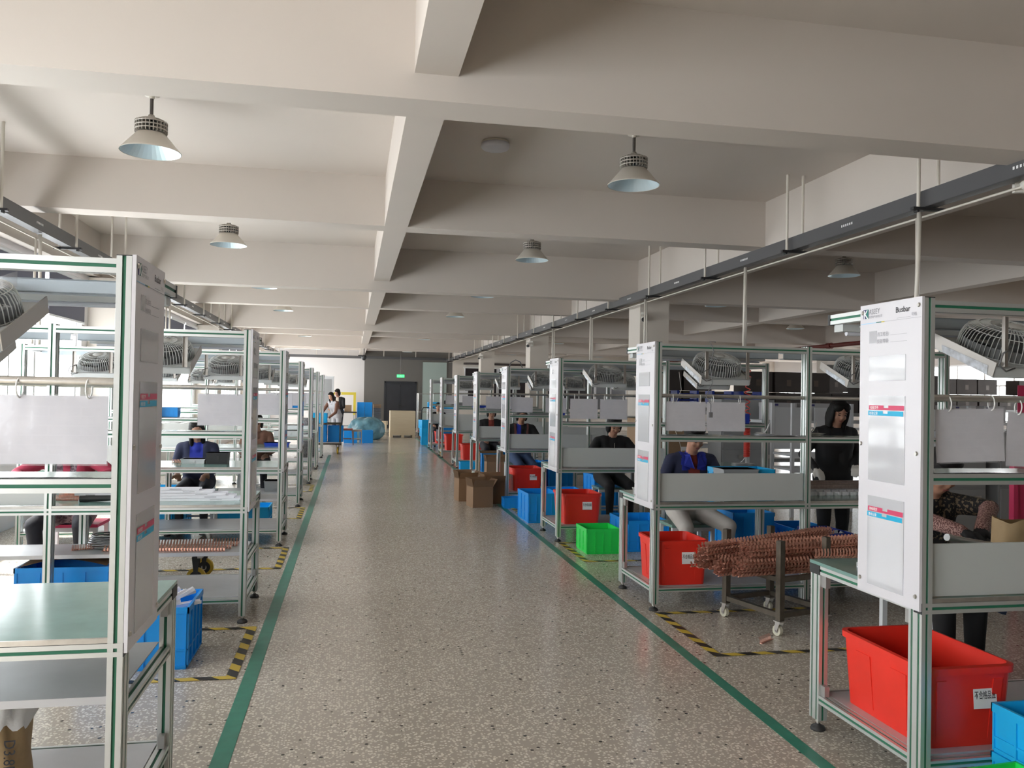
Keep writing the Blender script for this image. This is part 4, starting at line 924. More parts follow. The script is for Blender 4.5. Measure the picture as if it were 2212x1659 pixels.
stool((3.08, 7.22, 0), .45, .42, 'mat_green', 'white_metal', 'white stool with green top under the white trousers')
stool((3.30, 10.22, 0), .45, .40, 'mat_green', 'white_metal', 'white stool under the black jacket worker')
stool((3.38, 4.36, 0), .46, .40, 'mat_green', 'white_metal', 'white stool at the nearest column-side bench')
stool((2.68, 13.18, 0), .51, .40, 'mat_green', 'white_metal', 'white stool under the apron worker')
stool((2.69, 16.22, 0), .50, .40, 'mat_green', 'white_metal', 'white stool behind the fifth column-side bench')
stool((2.61, 25.3, 0), .45, .40, 'mat_green', 'white_metal', 'white stool at the farthest column-side bench')
stool((-1.72, 10.02, 0), .45, .40, 'mat_green', 'white_metal', 'white stool under the navy jacket worker by the windows')
stool((-1.45, 12.95, 0), .45, .40, 'mat_green', 'white_metal', 'white stool under the brown jacket worker by the windows')
stool((-2.27, 7.55, 0), .47, .44, 'red_strip', 'white_metal', 'red topped stool under the worker in maroon jacket')
stool((-.12, 25.75, 0), .50, .34, 'red_wood', 'brown_wood', 'wooden stool with dark red top beside the aproned woman', 0, .25)
stool((.19, 26.0, 0), .46, .28, 'bracket', 'bracket', 'grey metal stool before the blue film bale', 0, .05)
# ---- trolley with yellow wheels between the window-side benches
def flat_cart(loc, w, d, h, label, wheel='caster_y', frame='bracket', rz=0, post=None, r=.075):
    t = thing('push_cart', label, 'cart', loc, rz)
    MB().box(-w/2,w/2,-d/2,d/2,h-.02,h).build('cart_deck', M['tray'], t)
    for s in (-1,1):
        MB().box(-w/2,w/2,s*(d/2-.02)-.02,s*(d/2-.02)+.02,h-.06,h-.02).build('cart_rail', M[frame], t)
        for sx in (-1,1):
            x, y = sx*(w/2-.08), s*(d/2-.06)
            MB().box(x-.035,x+.035,y-.03,y+.03,h-.07,h-.06).frus((x-.030,x-.024,y-.010,y+.010),(x-.030,x-.024,y-.03,y+.03),r-.012,h-.07).frus((x+.024,x+.030,y-.010,y+.010),(x+.024,x+.030,y-.03,y+.03),r-.012,h-.07).build('caster_fork', M['cap'], t)
            MB().cyl((x-.02,y,r),(x+.02,y,r),r,n=22).cyl((x-.022,y,r),(x+.022,y,r),r*.68,n=18,m=1).cyl((x-.024,y,r),(x+.024,y,r),r*.3,n=12,m=2).build('caster_wheel', [M[wheel], M['cap'], M['steel']], t)
    if post:
        for sx in (-1,1):
            for s in (-1,1): MB().box(sx*(w/2-.02)-.02,sx*(w/2-.02)+.02,s*(d/2-.02)-.02,s*(d/2-.02)+.02,h,post).build('cart_post', M[frame], t)
        for s in (-1,1): MB().box(-w/2,w/2,s*(d/2-.02)-.015,s*(d/2-.02)+.015,post-.04,post).build('cart_handle', M[frame], t)
    return t
flat_cart((-1.52, 7.30, 0), .55, .72, .30, 'flat grey cart with yellow wheels behind the second window-side bench', rz=PI/2)
flat_cart((-.66, 22.2, 0), .80, .62, .30, 'grey push cart with blue crates near the far end of the window-side row', 'caster_y', 'iron', 0, .80)
flat_cart((2.62, 22.6, 0), .60, .55, .36, 'small cart with yellow wheels in the column-side row', 'caster_y', 'bracket', 0, .62)
t = thing('cable_reel', 'tall grey speckled reel at the sixth window-side bench', 'reel', (-.98, 18.9, 0))
MB().lathe([(.0,.16),(.20,.16),(.20,1.02),(0,1.02)], 24, 0).build('reel_drum', M['dark_reel'], t)
MB().box(.20,.26,-.24,-.18,.1,1.28).box(.20,.26,.18,.24,.1,1.28).box(-.24,.26,-.24,.24,.10,.16).build('reel_frame', M['bracket'], t)
for sy in (-.2,.2): MB().cyl((.20,sy,.05),(.24,sy,.05),.05,n=16).build('caster_wheel', M['cap'], t)
# small stock on window-side shelves and tables
for i, (b, dx, dy, z, nm, m, sz, lab) in enumerate((
  (2,.5,.14,1.318,'parts_tray','lblue',(.30,.15,.05),'flat blue parts tray on the third window-side shelf'),(3,.4,.14,1.318,'parts_tray','white_metal',(.4,.16,.06),'white parts tray on the fourth window-side shelf'),
  (4,.35,.14,1.318,'parts_tray','blue',(.3,.16,.06),'blue parts tray on the fifth window-side shelf'),(2,.7,.45,.818,'control_box','cap',(.22,.18,.12),'black control box on the third window-side table'),
  (2,.95,.5,.818,'sheet_stack','paper',(.24,.2,.05),'stack of white sheets on the third window-side table'),(3,.35,.45,.818,'parts_tray','dblue',(.34,.24,.05),'dark blue parts tray on the fourth window-side table'),
  (4,.4,.4,.818,'sheet_stack','paper',(.5,.3,.09),'white profile stack on the fifth window-side table'),(5,.4,.4,.818,'sheet_stack','paper',(.5,.3,.08),'white profile stack on the sixth window-side table'),
  (3,.35,.4,.181,'control_box','locker_d',(.30,.28,.15),'grey speckled box under the fourth window-side bench'),(2,.5,.4,.455,'parts_tray','blue',(.34,.22,.04),'blue tray of clips under the third window-side table'))):
    o = MB().frus((-sz[0]*.47,sz[0]*.47,-sz[1]*.47,sz[1]*.47),(-sz[0]/2,sz[0]/2,-sz[1]/2,sz[1]/2),0,sz[2]).box(-sz[0]*.52,sz[0]*.52,-sz[1]*.52,sz[1]*.52,sz[2]-.008,sz[2]).box(-sz[0]*.1,sz[0]*.1,-sz[1]*.53,-sz[1]*.5,sz[2]*.3,sz[2]*.7).build(nm, M[m])
    o.location = (-.69-dx, YLB[b]+dy, z); tag(o, lab, nm.replace('_',' '))
mid_tray(2, .455-.004, .30, .05, 2.45)
for i, (b, dx, dy, z, nm, m, sz, lab) in enumerate((
  (7,.45,.14,1.318,'folded_bags','shadow_gap',(.34,.2,.10),'dark folded bags on the shelf of the farthest column-side bench'),(7,.78,.14,1.318,'parts_tray','blue',(.16,.16,.12),'blue tray beside the dark folded bags'),
  (6,.4,.14,1.318,'folded_bags','locker_d',(.34,.2,.08),'dark tools on the shelf of the seventh column-side bench'),(6,.55,.14,1.40,'paper_roll','paper',(.22,.2,.30),'white paper roll on the seventh column-side shelf'),
  (5,.55,.14,1.318,'parts_tray','dblue',(.4,.16,.05),'blue parts tray on the sixth column-side shelf'),(4,.35,.14,1.318,'parts_tray','locker',(.34,.18,.05),'tray of white clips on the fifth column-side shelf'),
  (3,.5,.14,1.318,'parts_tray','locker_d',(.30,.16,.03),'dark parts tray on the fourth column-side shelf'),(2,.18,.4,.818,'tool_block','cap',(.14,.10,.05),'black tool at the aisle corner of the third column-side table'),
  (1,.12,.62,.818,'tool_block','alu_dark',(.12,.08,.04),'steel fixture at the aisle corner of the second column-side table'),(1,.85,.4,.818,'parts_tray','locker',(.3,.2,.22),'grey parts tray behind the board of the second column-side bench'))):
    o = MB().frus((-sz[0]*.47,sz[0]*.47,-sz[1]*.47,sz[1]*.47),(-sz[0]/2,sz[0]/2,-sz[1]/2,sz[1]/2),0,sz[2]).box(-sz[0]*.52,sz[0]*.52,-sz[1]*.52,sz[1]*.52,sz[2]-.008,sz[2]).box(-sz[0]*.1,sz[0]*.1,-sz[1]*.53,-sz[1]*.5,sz[2]*.3,sz[2]*.7).build(nm, M[m])
    o.location = (2.237+dx, YR[b]+dy, z); tag(o, lab, nm.replace('_',' '))
# ============================================================ background on the column side
def locker(loc, w, d, h, label, g='grey lockers', cols=2, rows=2, rz=0):
    t = thing('locker', label, 'locker', loc, rz, g)
    MB().box(-w/2,w/2,-d/2+.012,d/2,.06,h).box(-w/2+.02,w/2-.02,-d/2+.04,d/2-.02,0,.06).build('locker_body', M['locker'], t)
    for i in range(cols):
        for j in range(rows):
            x0 = -w/2+.025+(w-.03)*i/cols; x1 = x0+(w-.03)/cols-.02; z0 = .09+(h-.12)*j/rows; z1 = z0+(h-.12)/rows-.03
            dd = MB().box(x0,x1,-d/2-.006,-d/2+.012,z0,z1).box(x0+.03,x1-.03,-d/2-.009,-d/2-.006,z0+.04,z0+.05).build('door', M['locker'], t)
            MB().box(x1-.16,x1-.05,-d/2-.014,-d/2-.006,z1-.13,z1-.07).box(x1-.13,x1-.07,-d/2-.024,-d/2-.014,z1-.115,z1-.105).build('door_handle', M['steel'], dd)
    return t
for i in range(4):
    locker((6.72+.72*i, 8.3, 0), .56, .5, 1.28, 'grey metal locker behind the nearest column-side bench, %s from the aisle' % ords[i].replace('nearest','first'), cols=1)
locker((6.15, 12.3, 0), .9, .5, 1.60, 'tall grey locker with caught handles past the third column-side bench', None)
def rack(loc, w, d, h, label, rz=0, shelves=(.35,.75,1.15), back=None, m='white_metal', post='white_metal', g=None):
    t = thing('storage_rack', label, 'rack', loc, rz, g)
    for sx in (-1,1):
        for sy in (-1,1): MB().box(sx*w/2-.022,sx*w/2+.022,sy*d/2-.022,sy*d/2+.022,0,h).build('upright', M[post], t)
    for z in shelves: MB().box(-w/2,w/2,-d/2,d/2,z-.03,z).box(-w/2,w/2,-d/2-.02,-d/2,z-.05,z+.02).build('shelf', M[m], t)
    if back:
        for i in range(2): MB().box(-w/2+.03+i*w/2,-.02+i*w/2,d/2-.01,d/2+.01,back[0],back[1]).build('back_panel', M['white_metal'], t)
    return t
rack((6.55, 10.6, 0), 1.25, .55, 1.56, 'white steel rack with panels behind the hooded worker', 0, (.36,.66,.86), (.9,1.5))
rack((8.05, 10.6, 0), 1.25, .55, 1.56, 'second white steel rack past the hooded worker', 0, (.36,.66,.86), (.9,1.5))
rack((6.1, 13.6, 0), 2.2, .5, 1.5, 'grey steel rack beside the nearest column', 0, (.4,.8,1.2,1.5))
# dark cartons stacked on long shelving
def dark_stack(x0, y, n, z0, rows, label, g, sz=(.62,.5,.42), m='dark_box'):
    for i in range(n):
        for j in range(rows[i % len(rows)]):
            o = MB().box(-sz[0]/2+.01,sz[0]/2-.01,-sz[1]/2,sz[1]/2,0,sz[2]-.012).box(-sz[0]*.08,sz[0]*.08,-sz[1]/2-.002,-sz[1]/2,sz[2]*.3,sz[2]*.6,1).build('dark_carton', [M[m], M['strap_tape']])
            o.location = (x0+i*(sz[0]+.03), y+random.uniform(-.04,.04), z0+j*sz[2]); o.rotation_euler = (0,0,random.uniform(-.04,.04))
            tag(o, 'dark carton, %s row, %s from the aisle, %s' % (('bottom','top')[j], ORD[i], label), 'carton', g)
rack((9.2, 15.6, 0), 6.9, .6, 1.38, 'long grey shelving carrying dark cartons past the columns', 0, (.4,.9,1.34), None, 'locker_d', 'locker_d')
dark_stack(6.1, 15.6, 10, 1.341, (2,2,1,2,2,2,1,2), 'behind the second column-side bench', 'dark cartons on the long shelving')
rack((16.0, 19.6, 0), 8.4, .6, 1.46, 'long shelving with dark cartons before the far windows', 0, (.4,.9,1.42), None, 'locker_d', 'locker_d')
dark_stack(12.3, 19.6, 12, 1.421, (2,2,2,1,2,2,2,2,1,2,2,2), 'before the far windows', 'dark cartons before the far windows')
for i, x in enumerate((6.4, 7.0, 8.2, 8.75, 9.5, 10.05)):
    o = MB().box(-.20,.20,-.2,.2,0,.20).box(-.205,.205,-.205,.205,.20,.26).box(-.16,-.10,-.2065,-.205,.215,.245,1).build('archive_box', [M['grey_box'], M['navy_print']]); o.location = (x, 11.6, 1.30)
    tag(o, 'pale grey lidded box on the storage table, %s from the aisle' % ('first','second','third','fourth','fifth','sixth')[i], 'box', 'pale grey lidded boxes')
t = thing('storage_table', 'long white storage table with pale boxes behind the white racks', 'table', (8.1, 11.6, 0))
MB().box(-2.1,2.2,-.3,.3,1.26,1.30).build('tabletop', M['white_metal'], t)
for x in (-2.05,0,2.15):
    for y in (-.27,.27): MB().box(x-.025,x+.025,y-.025,y+.025,0,1.26).build('leg', M['white_metal'], t)
for i, x in enumerate((4.9, 5.45, 6.1, 6.65)):
    t = thing('blue_rack', 'royal blue wire stand on the grey rack, %s from the aisle' % ('first','second','third','fourth')[i], 'stand', (x+.28, 13.6, 1.50), 0, 'royal blue stands')
    for dx in (-.18,.18): MB().box(dx-.02,dx+.02,-.15,.15,0,.24).build('stand_side', M['dblue'], t)
    MB().box(-.18,.18,-.02,.02,.06,.09).box(-.18,.18,-.02,.02,.16,.19).build('stand_bar', M['dblue'], t)
# ============================================================ far end
t = thing('plywood_crate', 'pale plywood box on pallet feet in the middle of the aisle end', 'wooden box', (1.84, 30.6, 0))
for x in (-.40,0,.40): MB().box(x-.05,x+.05,-.42,.42,0,.085).build('pallet_foot', M['wood'], t)
MB().box(-.46,.46,-.42,.42,.085,.11).build('pallet_deck', M['wood'], t)
b = MB().box(-.455,.455,-.42,-.405,.11,.965).box(-.455,.455,.405,.42,.11,.965).box(-.455,-.44,-.405,.405,.11,.965).box(.44,.455,-.405,.405,.11,.965).build('box_side', M['wood'], t)
def bale(u, v):
    a = 2*PI*u; ph = (v-.5)*PI; r = 1+.05*math.sin(6*a+3*math.sin(v*5))+.035*math.sin(11*a+9*v)
    z = .36+.40*math.sin(ph)*(1+.05*math.sin(4*a)); return (.60*math.cos(a)*math.cos(ph)**.55*r, .45*math.sin(a)*math.cos(ph)**.55*r, max(.0, z))
o = MB().sheet(56,24,bale).build('film_bale', M['bag']); o.location = (.52, 28.75, 0); tag(o, 'big bulging blue plastic sack on the floor before the grey wall', 'sack')
# stack of blue crates already placed; grey stack and pale carton beside it
t = thing('hand_pallet', 'steel frame holding the far stack of blue crates', 'cart', (.51, 33.3, 0))
MB().box(-.33,.33,-.22,.22,.30,.35).build('cart_deck', M['bracket'], t)
for sx in (-.31,.31):
    for sy in (-.2,.2): MB().box(sx-.02,sx+.02,sy-.02,sy+.02,0,.30).build('leg', M['bracket'], t)
for j in range(8):
    o = MB().box(-.15,.15,-.2,.2,0,.068).box(-.157,.157,-.207,.207,.052,.064).build('grey_tray', M['locker_d' if j < 6 else 'carton_l']); o.location = (1.02, 34.0, .55+.075*j); tag(o, '%s in the stack of shallow trays by the grey wall' % ('lowest grey tray','second grey tray','third grey tray','fourth grey tray','fifth grey tray','sixth grey tray','lower wooden tray','upper wooden tray')[j], 'tray', 'shallow trays by the grey wall')
t = thing('tray_stand', 'low stand under the shallow trays', 'stand', (1.02, 34.0, 0)); MB().box(-.17,.17,-.2,.2,.5,.55).build('stand_top', M['locker'], t)
for sx in (-.14,.14):
    for sy in (-.17,.17): MB().box(sx-.02,sx+.02,sy-.02,sy+.02,0,.5).build('leg', M['locker'], t)
for j in range(2):
    o = MB().box(-.30,.30,-.05,.05,0,.075).box(.24,.28,-.055,-.05,.02,.055,1).build('timber_beam', [M['wood'], M['cap']]); o.location = (1.30, 37.2, .20+.085*j); tag(o, '%s pale timber against the grey wall by the door' % ('lower','upper')[j], 'timber')
t = thing('timber_rest', 'dark block under the pale timbers by the door', 'block', (1.30,37.2,0)); MB().box(-.25,-.15,-.05,.05,0,.2).box(.15,.25,-.05,.05,0,.2).box(-.25,.25,-.02,.02,.08,.12).build('block', M['wood'], t)
t = thing('notice_board', 'yellow framed white notice board against the white end wall', 'board', (-.46, 37.0, 0))
MB().box(-.56,.56,0,.02,.80,1.50).build('board_sheet', M['white_wall'], t)
MB().box(-.66,.64,-.012,.0,1.50,1.62).box(.53,.64,-.012,0,.62,1.50).box(-.66,-.55,-.012,0,.62,1.50).build('yellow_frame', M['yellow'], t)
MB().box(-.10,.0,-.016,-.012,1.52,1.59).build('label_sticker', M['paper'], t)
for x in (-.58,.56): MB().box(x-.02,x+.02,.02,.05,0,1.6).build('leg', M['locker'], t)
# packing bench at the end, cabinets
t = thing('packing_bench', 'black topped packing bench beneath the yellow board', 'workbench', (-.5, 32.6, 0))
MB().box(-.75,.70,-.35,.35,.82,.86).build('tabletop', M['cap'], t)
for x in (-.72,.67):
    for y in (-.32,.32): MB().box(x-.025,x+.025,y-.025,y+.025,0,.82).build('leg', M['bracket'], t)
MB().box(-.72,.67,-.32,.32,.30,.33).build('shelf', M['locker'], t)
for j in range(2):
    o = MB().cyl((-.30,0,.05),(.30,0,.05),.05,n=12).build('foam_roll', M['white_metal']); o.location = (.28, 32.45, .33+.11*j); tag(o, '%s white foam roll on the packing bench shelf' % ('lower','upper')[j], 'roll')
carton((-.14, 32.75, .86), .28, .24, .26, 'light carton on the packing bench under the yellow board', 0, 'carton_l', False)
crate('parts_tray', (-.42, 32.6, .86), .26, .22, .07, M['lblue'], 'small blue tray on the packing bench', None)
t = thing('tall_cabinet', 'tall grey steel cabinet against the white end wall', 'cabinet', (-1.05, 29.5, 0))
MB().box(-.38,.42,-.24,.25,.06,2.16).box(-.34,.38,-.2,.2,0,.06).build('cabinet_body', M['white_metal'], t)
for x0, x1 in ((-.33,.0),(.02,.34)):
    dd = MB().box(x0,x1,-.256,-.24,.12,2.06).build('door', M['locker'], t); MB().box(x1-.05,x1-.03,-.27,-.256,1.0,1.16).build('door_handle', M['steel'], dd)
# wire trolley, tray stacks by the frosted glass
t = thing('wire_trolley', 'tall wire roll trolley beside the plywood box', 'trolley', (2.78, 31.9, 0))
for x in (-.28,.28):
    for y in (-.3,.3): MB().cyl((x,y,.12),(x,y,1.62),.014,n=8).build('upright', M['steel'], t); 
for z in (.2,.9,1.6):
    MB().tube([(-.28,-.3,z),(.28,-.3,z),(.28,.3,z),(-.28,.3,z)], .010, 6, 0, True).build('trolley_bar', M['steel'], t)
for x in (-.25,.25): MB().cyl((x-.02,-.25,.06),(x+.02,-.25,.06),.06,n=14).build('caster_wheel', M['cap'], t)
MB().box(-.28,.28,-.3,.3,.16,.19).build('trolley_deck', M['red_strip'], t)
t = thing('hand_truck', 'black tube hand truck beside the tray stack', 'cart', (2.72, 30.2, 0))
MB().tube([(-.20,0,.12),(-.20,0,1.0),(-.14,.0,1.10),(.26,0,1.10)], .022, 8).tube([(-.20,0,.45),(.2,0,.45)], .018, 8).build('truck_frame', M['cap'], t)
MB().box(-.2,.35,-.05,.35,.10,.13).build('truck_deck', M['cap'], t); MB().cyl((-.18,0,.05),(-.14,0,.05),.05,n=14).cyl((.26,0,.05),(.30,0,.05),.05,n=14).build('caster_wheel', M['cap'], t)
for c in range(2):
    t = thing('tray_stand', '%s low cart under the white tray stack at the end wall' % ('nearer','further')[c], 'stand', (3.05+.55*c, 31.2+.3*c, 0)); MB().box(-.25,.25,-.3,.3,.2,.24).box(-.22,-.18,-.27,-.23,0,.2).box(.18,.22,-.27,-.23,0,.2).box(-.22,-.18,.23,.27,0,.2).box(.18,.22,.23,.27,0,.2).build('stand_frame', M['bracket'], t)
    for j in range(12):
        o = MB().box(-.235,.235,-.28,.28,0,.06).box(-.25,.25,-.295,.295,.045,.058).build('white_tray', M['white_metal']); o.location = (3.05+.55*c, 31.2+.3*c, .24+.068*j)
        tag(o, '%s white tray from the bottom, %s stack before the frosted glass' % (ORD[j], ('nearer','further')[c]), 'tray', 'white trays, %s stack' % ('nearer','further')[c])
# ============================================================ people
import numpy as np
def flat_mat(name, c, r=.85, **k): return mat(name, c, r, **k)
PM = dict(skin=M['skin'], black=flat_mat('black_cloth', (.012,.012,.014)), navy=flat_mat('navy_cloth', (.022,.026,.062)), royal=flat_mat('royal_cloth', (.02,.035,.34)), rust=flat_mat('rust_cloth', (.22,.035,.025)), white=flat_mat('offwhite_trousers', (.52,.49,.455)), dark=flat_mat('dark_trousers', (.022,.022,.03)),
  maroon=flat_mat('maroon_cloth', (.30,.022,.055)), plaid=cloth_pattern('striped_skirt', (.085,.05,.065), (.20,.14,.16), 45), camo=cloth_pattern('patterned_blouse', (.012,.011,.012), (.17,.125,.08), 55, .56), pinkp=cloth_pattern('speckled_sleeve', (.42,.25,.22), (.13,.055,.05), 150, .5), jean=flat_mat('blue_jeans', (.05,.085,.18)), denim=cloth_pattern('blue_floral', (.03,.06,.17), (.30,.36,.5), 90, .58),
  brown=flat_mat('brown_cloth', (.16,.075,.05)), grey=flat_mat('grey_apron', (.40,.40,.43)), shoe=flat_mat('dark_shoe', (.02,.02,.022), .4), shoe_g=flat_mat('grey_shoe', (.42,.41,.42), .5), boot=flat_mat('tan_boot', (.30,.19,.13), .6), glove=M['glove'], lip=flat_mat('lips', (.24,.075,.065), .4), eye=flat_mat('dark_eye', (.012,.01,.01), .3), strap=flat_mat('brown_strap', (.15,.055,.055)), rose=flat_mat('rose_cloth', (.40,.10,.16)), cream=flat_mat('cream_cloth', (.62,.55,.47)))
def person(label, loc, rz=0.0, H=1.62, sit=None, lean=.1, nod=.3, turn=0.0, arms=None, cloth=('black','dark','shoe'), sleeve=None, hand='skin', vox=.011, hair='bob', paint=None, extra=None, legs=None, sway=0.0, cuff=None):
    k = H/1.62
    t = thing('person', label, 'person', loc, rz)
    top, pants, shoe = cloth; sleeve = sleeve or top
    V = lambda *a: np.array(a, float)
    zp = (sit+.095) if sit else .90*k
    Pv = V(0,0,zp); td = V(math.sin(sway), -math.sin(lean), math.cos(lean)); td /= np.linalg.norm(td)
    rt = V(1,0,0)
    Cc = Pv+td*.30*k; Nk = Pv+td*.475*k; S = Pv+td*.42*k
    ha = lean*.6+nod
    hu = V(math.sin(sway)*.5, -math.sin(ha), math.cos(ha)); hf = V(0, -math.cos(ha), -math.sin(ha))
    ct_, st_ = math.cos(turn), math.sin(turn)
    hr = V(1,0,0); hf2 = hf*ct_+hr*st_; hr2 = hr*ct_-hf*st_
    Hc = Nk+td*.035*k+hu*.125*k-hf2*.0
    caps = []   # p, q, rp, rq, material
    def cap(p, q, a, b, m): caps.append((np.array(p), np.array(q), a, b, m))
    X = lambda d: rt*d
    cap(Pv-X(.075),Pv+X(.075),.118*k,.118*k,pants if not sit else pants)
    cap(Pv+td*.10-X(.065),Pv+td*.10+X(.065),.108*k,.108*k,top)
    cap(Cc-X(.08),Cc+X(.08),.108*k,.108*k,top)
    for s in (-1,1):
        cap(Pv+td*.10+X(.06*s),Cc+X(.075*s),.107*k,.107*k,top)
        cap(Cc+X(.08*s),S+X(.10*s)*k,.105*k,.075*k,top)
    cap(S-X(.155)*k,S+X(.155)*k,.062*k,.062*k,top); cap(S,Nk,.085*k,.055*k,top)
    cap(Nk-td*.02,Hc-hu*.03,.050*k,.050*k,'skin')
    A = arms or ((V(-.24,-.16,zp+.17),V(-.16,-.40,zp+.12)),(V(.24,-.16,zp+.17),V(.16,-.40,zp+.12)))
    for s, (E_, Wr) in zip((-1,1), A):
        E_, Wr = np.array(E_, float), np.array(Wr, float); Sh = S+X(.175*s)*k
        cap(Sh,E_,.058*k,.046*k,sleeve); cap(E_,Wr,.046*k,.034*k,cuff or sleeve)
        d = Wr-E_; d /= np.linalg.norm(d); up = V(0,0,1)-d*d[2]; up /= np.linalg.norm(up); sd = np.cross(d,up)
        for o in (-.022,0,.022): cap(Wr+sd*o*.6+d*.015,Wr+d*.075+sd*o,.018,.017,hand)
        for o, L in ((-.029,.060),(-.010,.074),(.010,.070),(.029,.056)):
            b0 = Wr+d*.080+sd*o; b1 = b0+d*L*.5-up*L*.22; b2 = b1+d*L*.25-up*L*.42
            cap(b0,b1,.0098,.0092,hand); cap(b1,b2,.0092,.008,hand)
        th = Wr+d*.03-sd*.030*s; cap(th,th+d*.035-sd*.028*s-up*.01,.012,.0105,hand); cap(th+d*.035-sd*.028*s-up*.01,th+d*.068-sd*.030*s-up*.03,.0105,.009,hand)
    for i, s in enumerate((-1,1)):
        hp = Pv+X(.09*s)*k-V(0,0,.02)
        if legs: kn, an, to = [np.array(q, float) for q in legs[i]]
        elif sit: kn = V(.13*s,-.42*k,sit+.04); an = V(.13*s,-.40*k,.085); to = V(.14*s,-.56*k,.040)
        else: kn = V(.095*s,-.015,.49*k); an = V(.10*s,.02,.085); to = V(.12*s,-.13,.038)
        cap(hp,kn,.090*k,.062*k,pants); cap(kn,an,.060*k,.040*k,pants)
        cap(an-V(0,0,.03)+V(0,.02,0),to,.040,.034,shoe); cap(an,an-V(0,-.03,.048),.04,.034,shoe)
    # ---- union of the limbs as one closed surface
    b = MB(); lat = 10
    for p, q, ra, rb, m in caps:
        d = Vector(q-p); L = d.length
        R = (d.to_track_quat('Z','Y').to_matrix().to_4x4() if L > 1e-5 else Matrix.Identity(4))
        pr = [(max(1e-4,ra*math.cos(-PI/2+PI/2*i/5)), ra*math.sin(-PI/2+PI/2*i/5)) for i in range(6)]+[(max(1e-4,rb*math.cos(PI/2*i/5)), L+rb*math.sin(PI/2*i/5)) for i in range(6)]
        b.lathe(pr, 14, 0, Matrix.Translation(p) @ R)
    HM = Matrix(((hr2[0],-hf2[0],hu[0],Hc[0]),(hr2[1],-hf2[1],hu[1],Hc[1]),(hr2[2],-hf2[2],hu[2],Hc[2]),(0,0,0,1)))   # local: x right, -y face, z up
    def ell(mb, c, r, m=0, n=16):
        Mx = HM @ Matrix.Translation(Vector(c)*k) @ Matrix.Diagonal((r[0]*k,r[1]*k,r[2]*k,1))
        mb.lathe([(max(1e-3,math.cos(-PI/2+PI*i/10)), math.sin(-PI/2+PI*i/10)) for i in range(11)], n, m, Mx)
    hd = [((0,0,.022),(.073,.092,.090)),((0,-.028,-.040),(.056,.060,.072)),((0,-.047,-.082),(.030,.032,.026)),((0,-.090,-.018),(.0125,.016,.020)),((0,-.084,.004),(.008,.010,.026)),((-.074,.008,-.005),(.010,.020,.030)),((.074,.008,-.005),(.010,.020,.030)),((-.034,-.066,-.030),(.022,.020,.022)),((.034,-.066,-.030),(.022,.020,.022)),((0,-.078,-.058),(.022,.013,.012))]
    for c, r in hd: ell(b, c, r)
    tmp = b.build('body_tmp', PM['skin'])
    md = tmp.modifiers.new('remesh', 'REMESH'); md.mode = 'VOXEL'; md.voxel_size = vox; md.use_smooth_shade = True
    ms = tmp.modifiers.new('smooth', 'SMOOTH'); ms.iterations = 3 if vox < .013 else 2; ms.factor = .5
    dg = bpy.context.evaluated_depsgraph_get()
    me = bpy.data.meshes.new_from_object(tmp.evaluated_get(dg)); me.name = 'body'
    bpy.data.objects.remove(tmp)
    n = len(me.polygons); ce = np.empty(n*3); me.polygons.foreach_get('center', ce); ce = ce.reshape(-1,3)
    names = []; best = np.full(n, 1e9); idx = np.zeros(n, int)
    def mi(m):
        if m not in names: names.append(m)
        return names.index(m)
    for p, q, ra, rb, m in caps:
        d = q-p; L2 = max(1e-9, d@d); u = np.clip(((ce-p)@d)/L2, 0, 1)
        dist = np.linalg.norm(ce-(p+u[:,None]*d),axis=1)-(ra+(rb-ra)*u)
        w = dist < best; best[w] = dist[w]; idx[w] = mi(m)
    Hi = np.array(HM.inverted()); lc = (ce @ Hi[:3,:3].T+Hi[:3,3])/k
    for c, r in hd:
        dist = (np.linalg.norm((lc-np.array(c))/np.array(r),axis=1)-1)*min(r)*k
        w = dist < best; best[w] = dist[w]; idx[w] = mi('skin')
    # torso frame: u across, v along the spine, f front
    rel = ce-Pv; fx = rel@rt; fv = rel@td/k; fr_ = rel@(-np.cross(rt, td)*1.0)
    fr_ = -(rel@np.cross(td, rt)) if False else rel@np.cross(rt, td)*-1
    if paint:
        for cond, m in paint(fx, fv, -fr_ if (np.cross(rt,td)[1] < 0) else fr_, ce):
            w = cond & np.array([names[i] != 'skin' for i in range(len(names))])[idx]
            idx[w] = mi(m)
    for nm in names: me.materials.append(PM[nm])
    me.materials.pop(index=0) if me.materials[0] == PM['skin'] and names[0] != 'skin' and len(me.materials) > len(names) else None
    me.polygons.foreach_set('material_index', idx.astype(np.int32)); me.polygons.foreach_set('use_smooth', np.ones(n, bool)); me.update()
    bo = bpy.data.objects.new('body', me); C.objects.link(bo); bo.parent = t
    # ---- face
    e = MB()
    for s in (-1,1): ell(e, (.030*s,-.081,.004), (.015,.010,.0045), 0, 10)
    e.build('eyes', PM['eye'], t)
    e = MB()
    for s in (-1,1): ell(e, (.031*s,-.080,.024), (.020,.010,.0032), 0, 8)
    e.build('eyebrows', M['hair'], t)
    e = MB(); ell(e, (0,-.086,-.055), (.021,.008,.0055), 0, 10); e.build('mouth', PM['lip'], t)
    h = MB()
    ell(h, (0,.016,.036), (.086,.098,.093)); ell(h, (0,-.030,.082), (.070,.052,.032))
    if hair in ('bob','long'):
        for s in (-1,1): ell(h, (.066*s,.010,-.02 if hair == 'bob' else -.05), (.026,.062,.085 if hair == 'bob' else .125))
        ell(h, (0,.056,-.03), (.078,.050,.10))
    if hair == 'long':
        for s in (-1,1): ell(h, (.062*s,-.02,-.13), (.026,.034,.10))
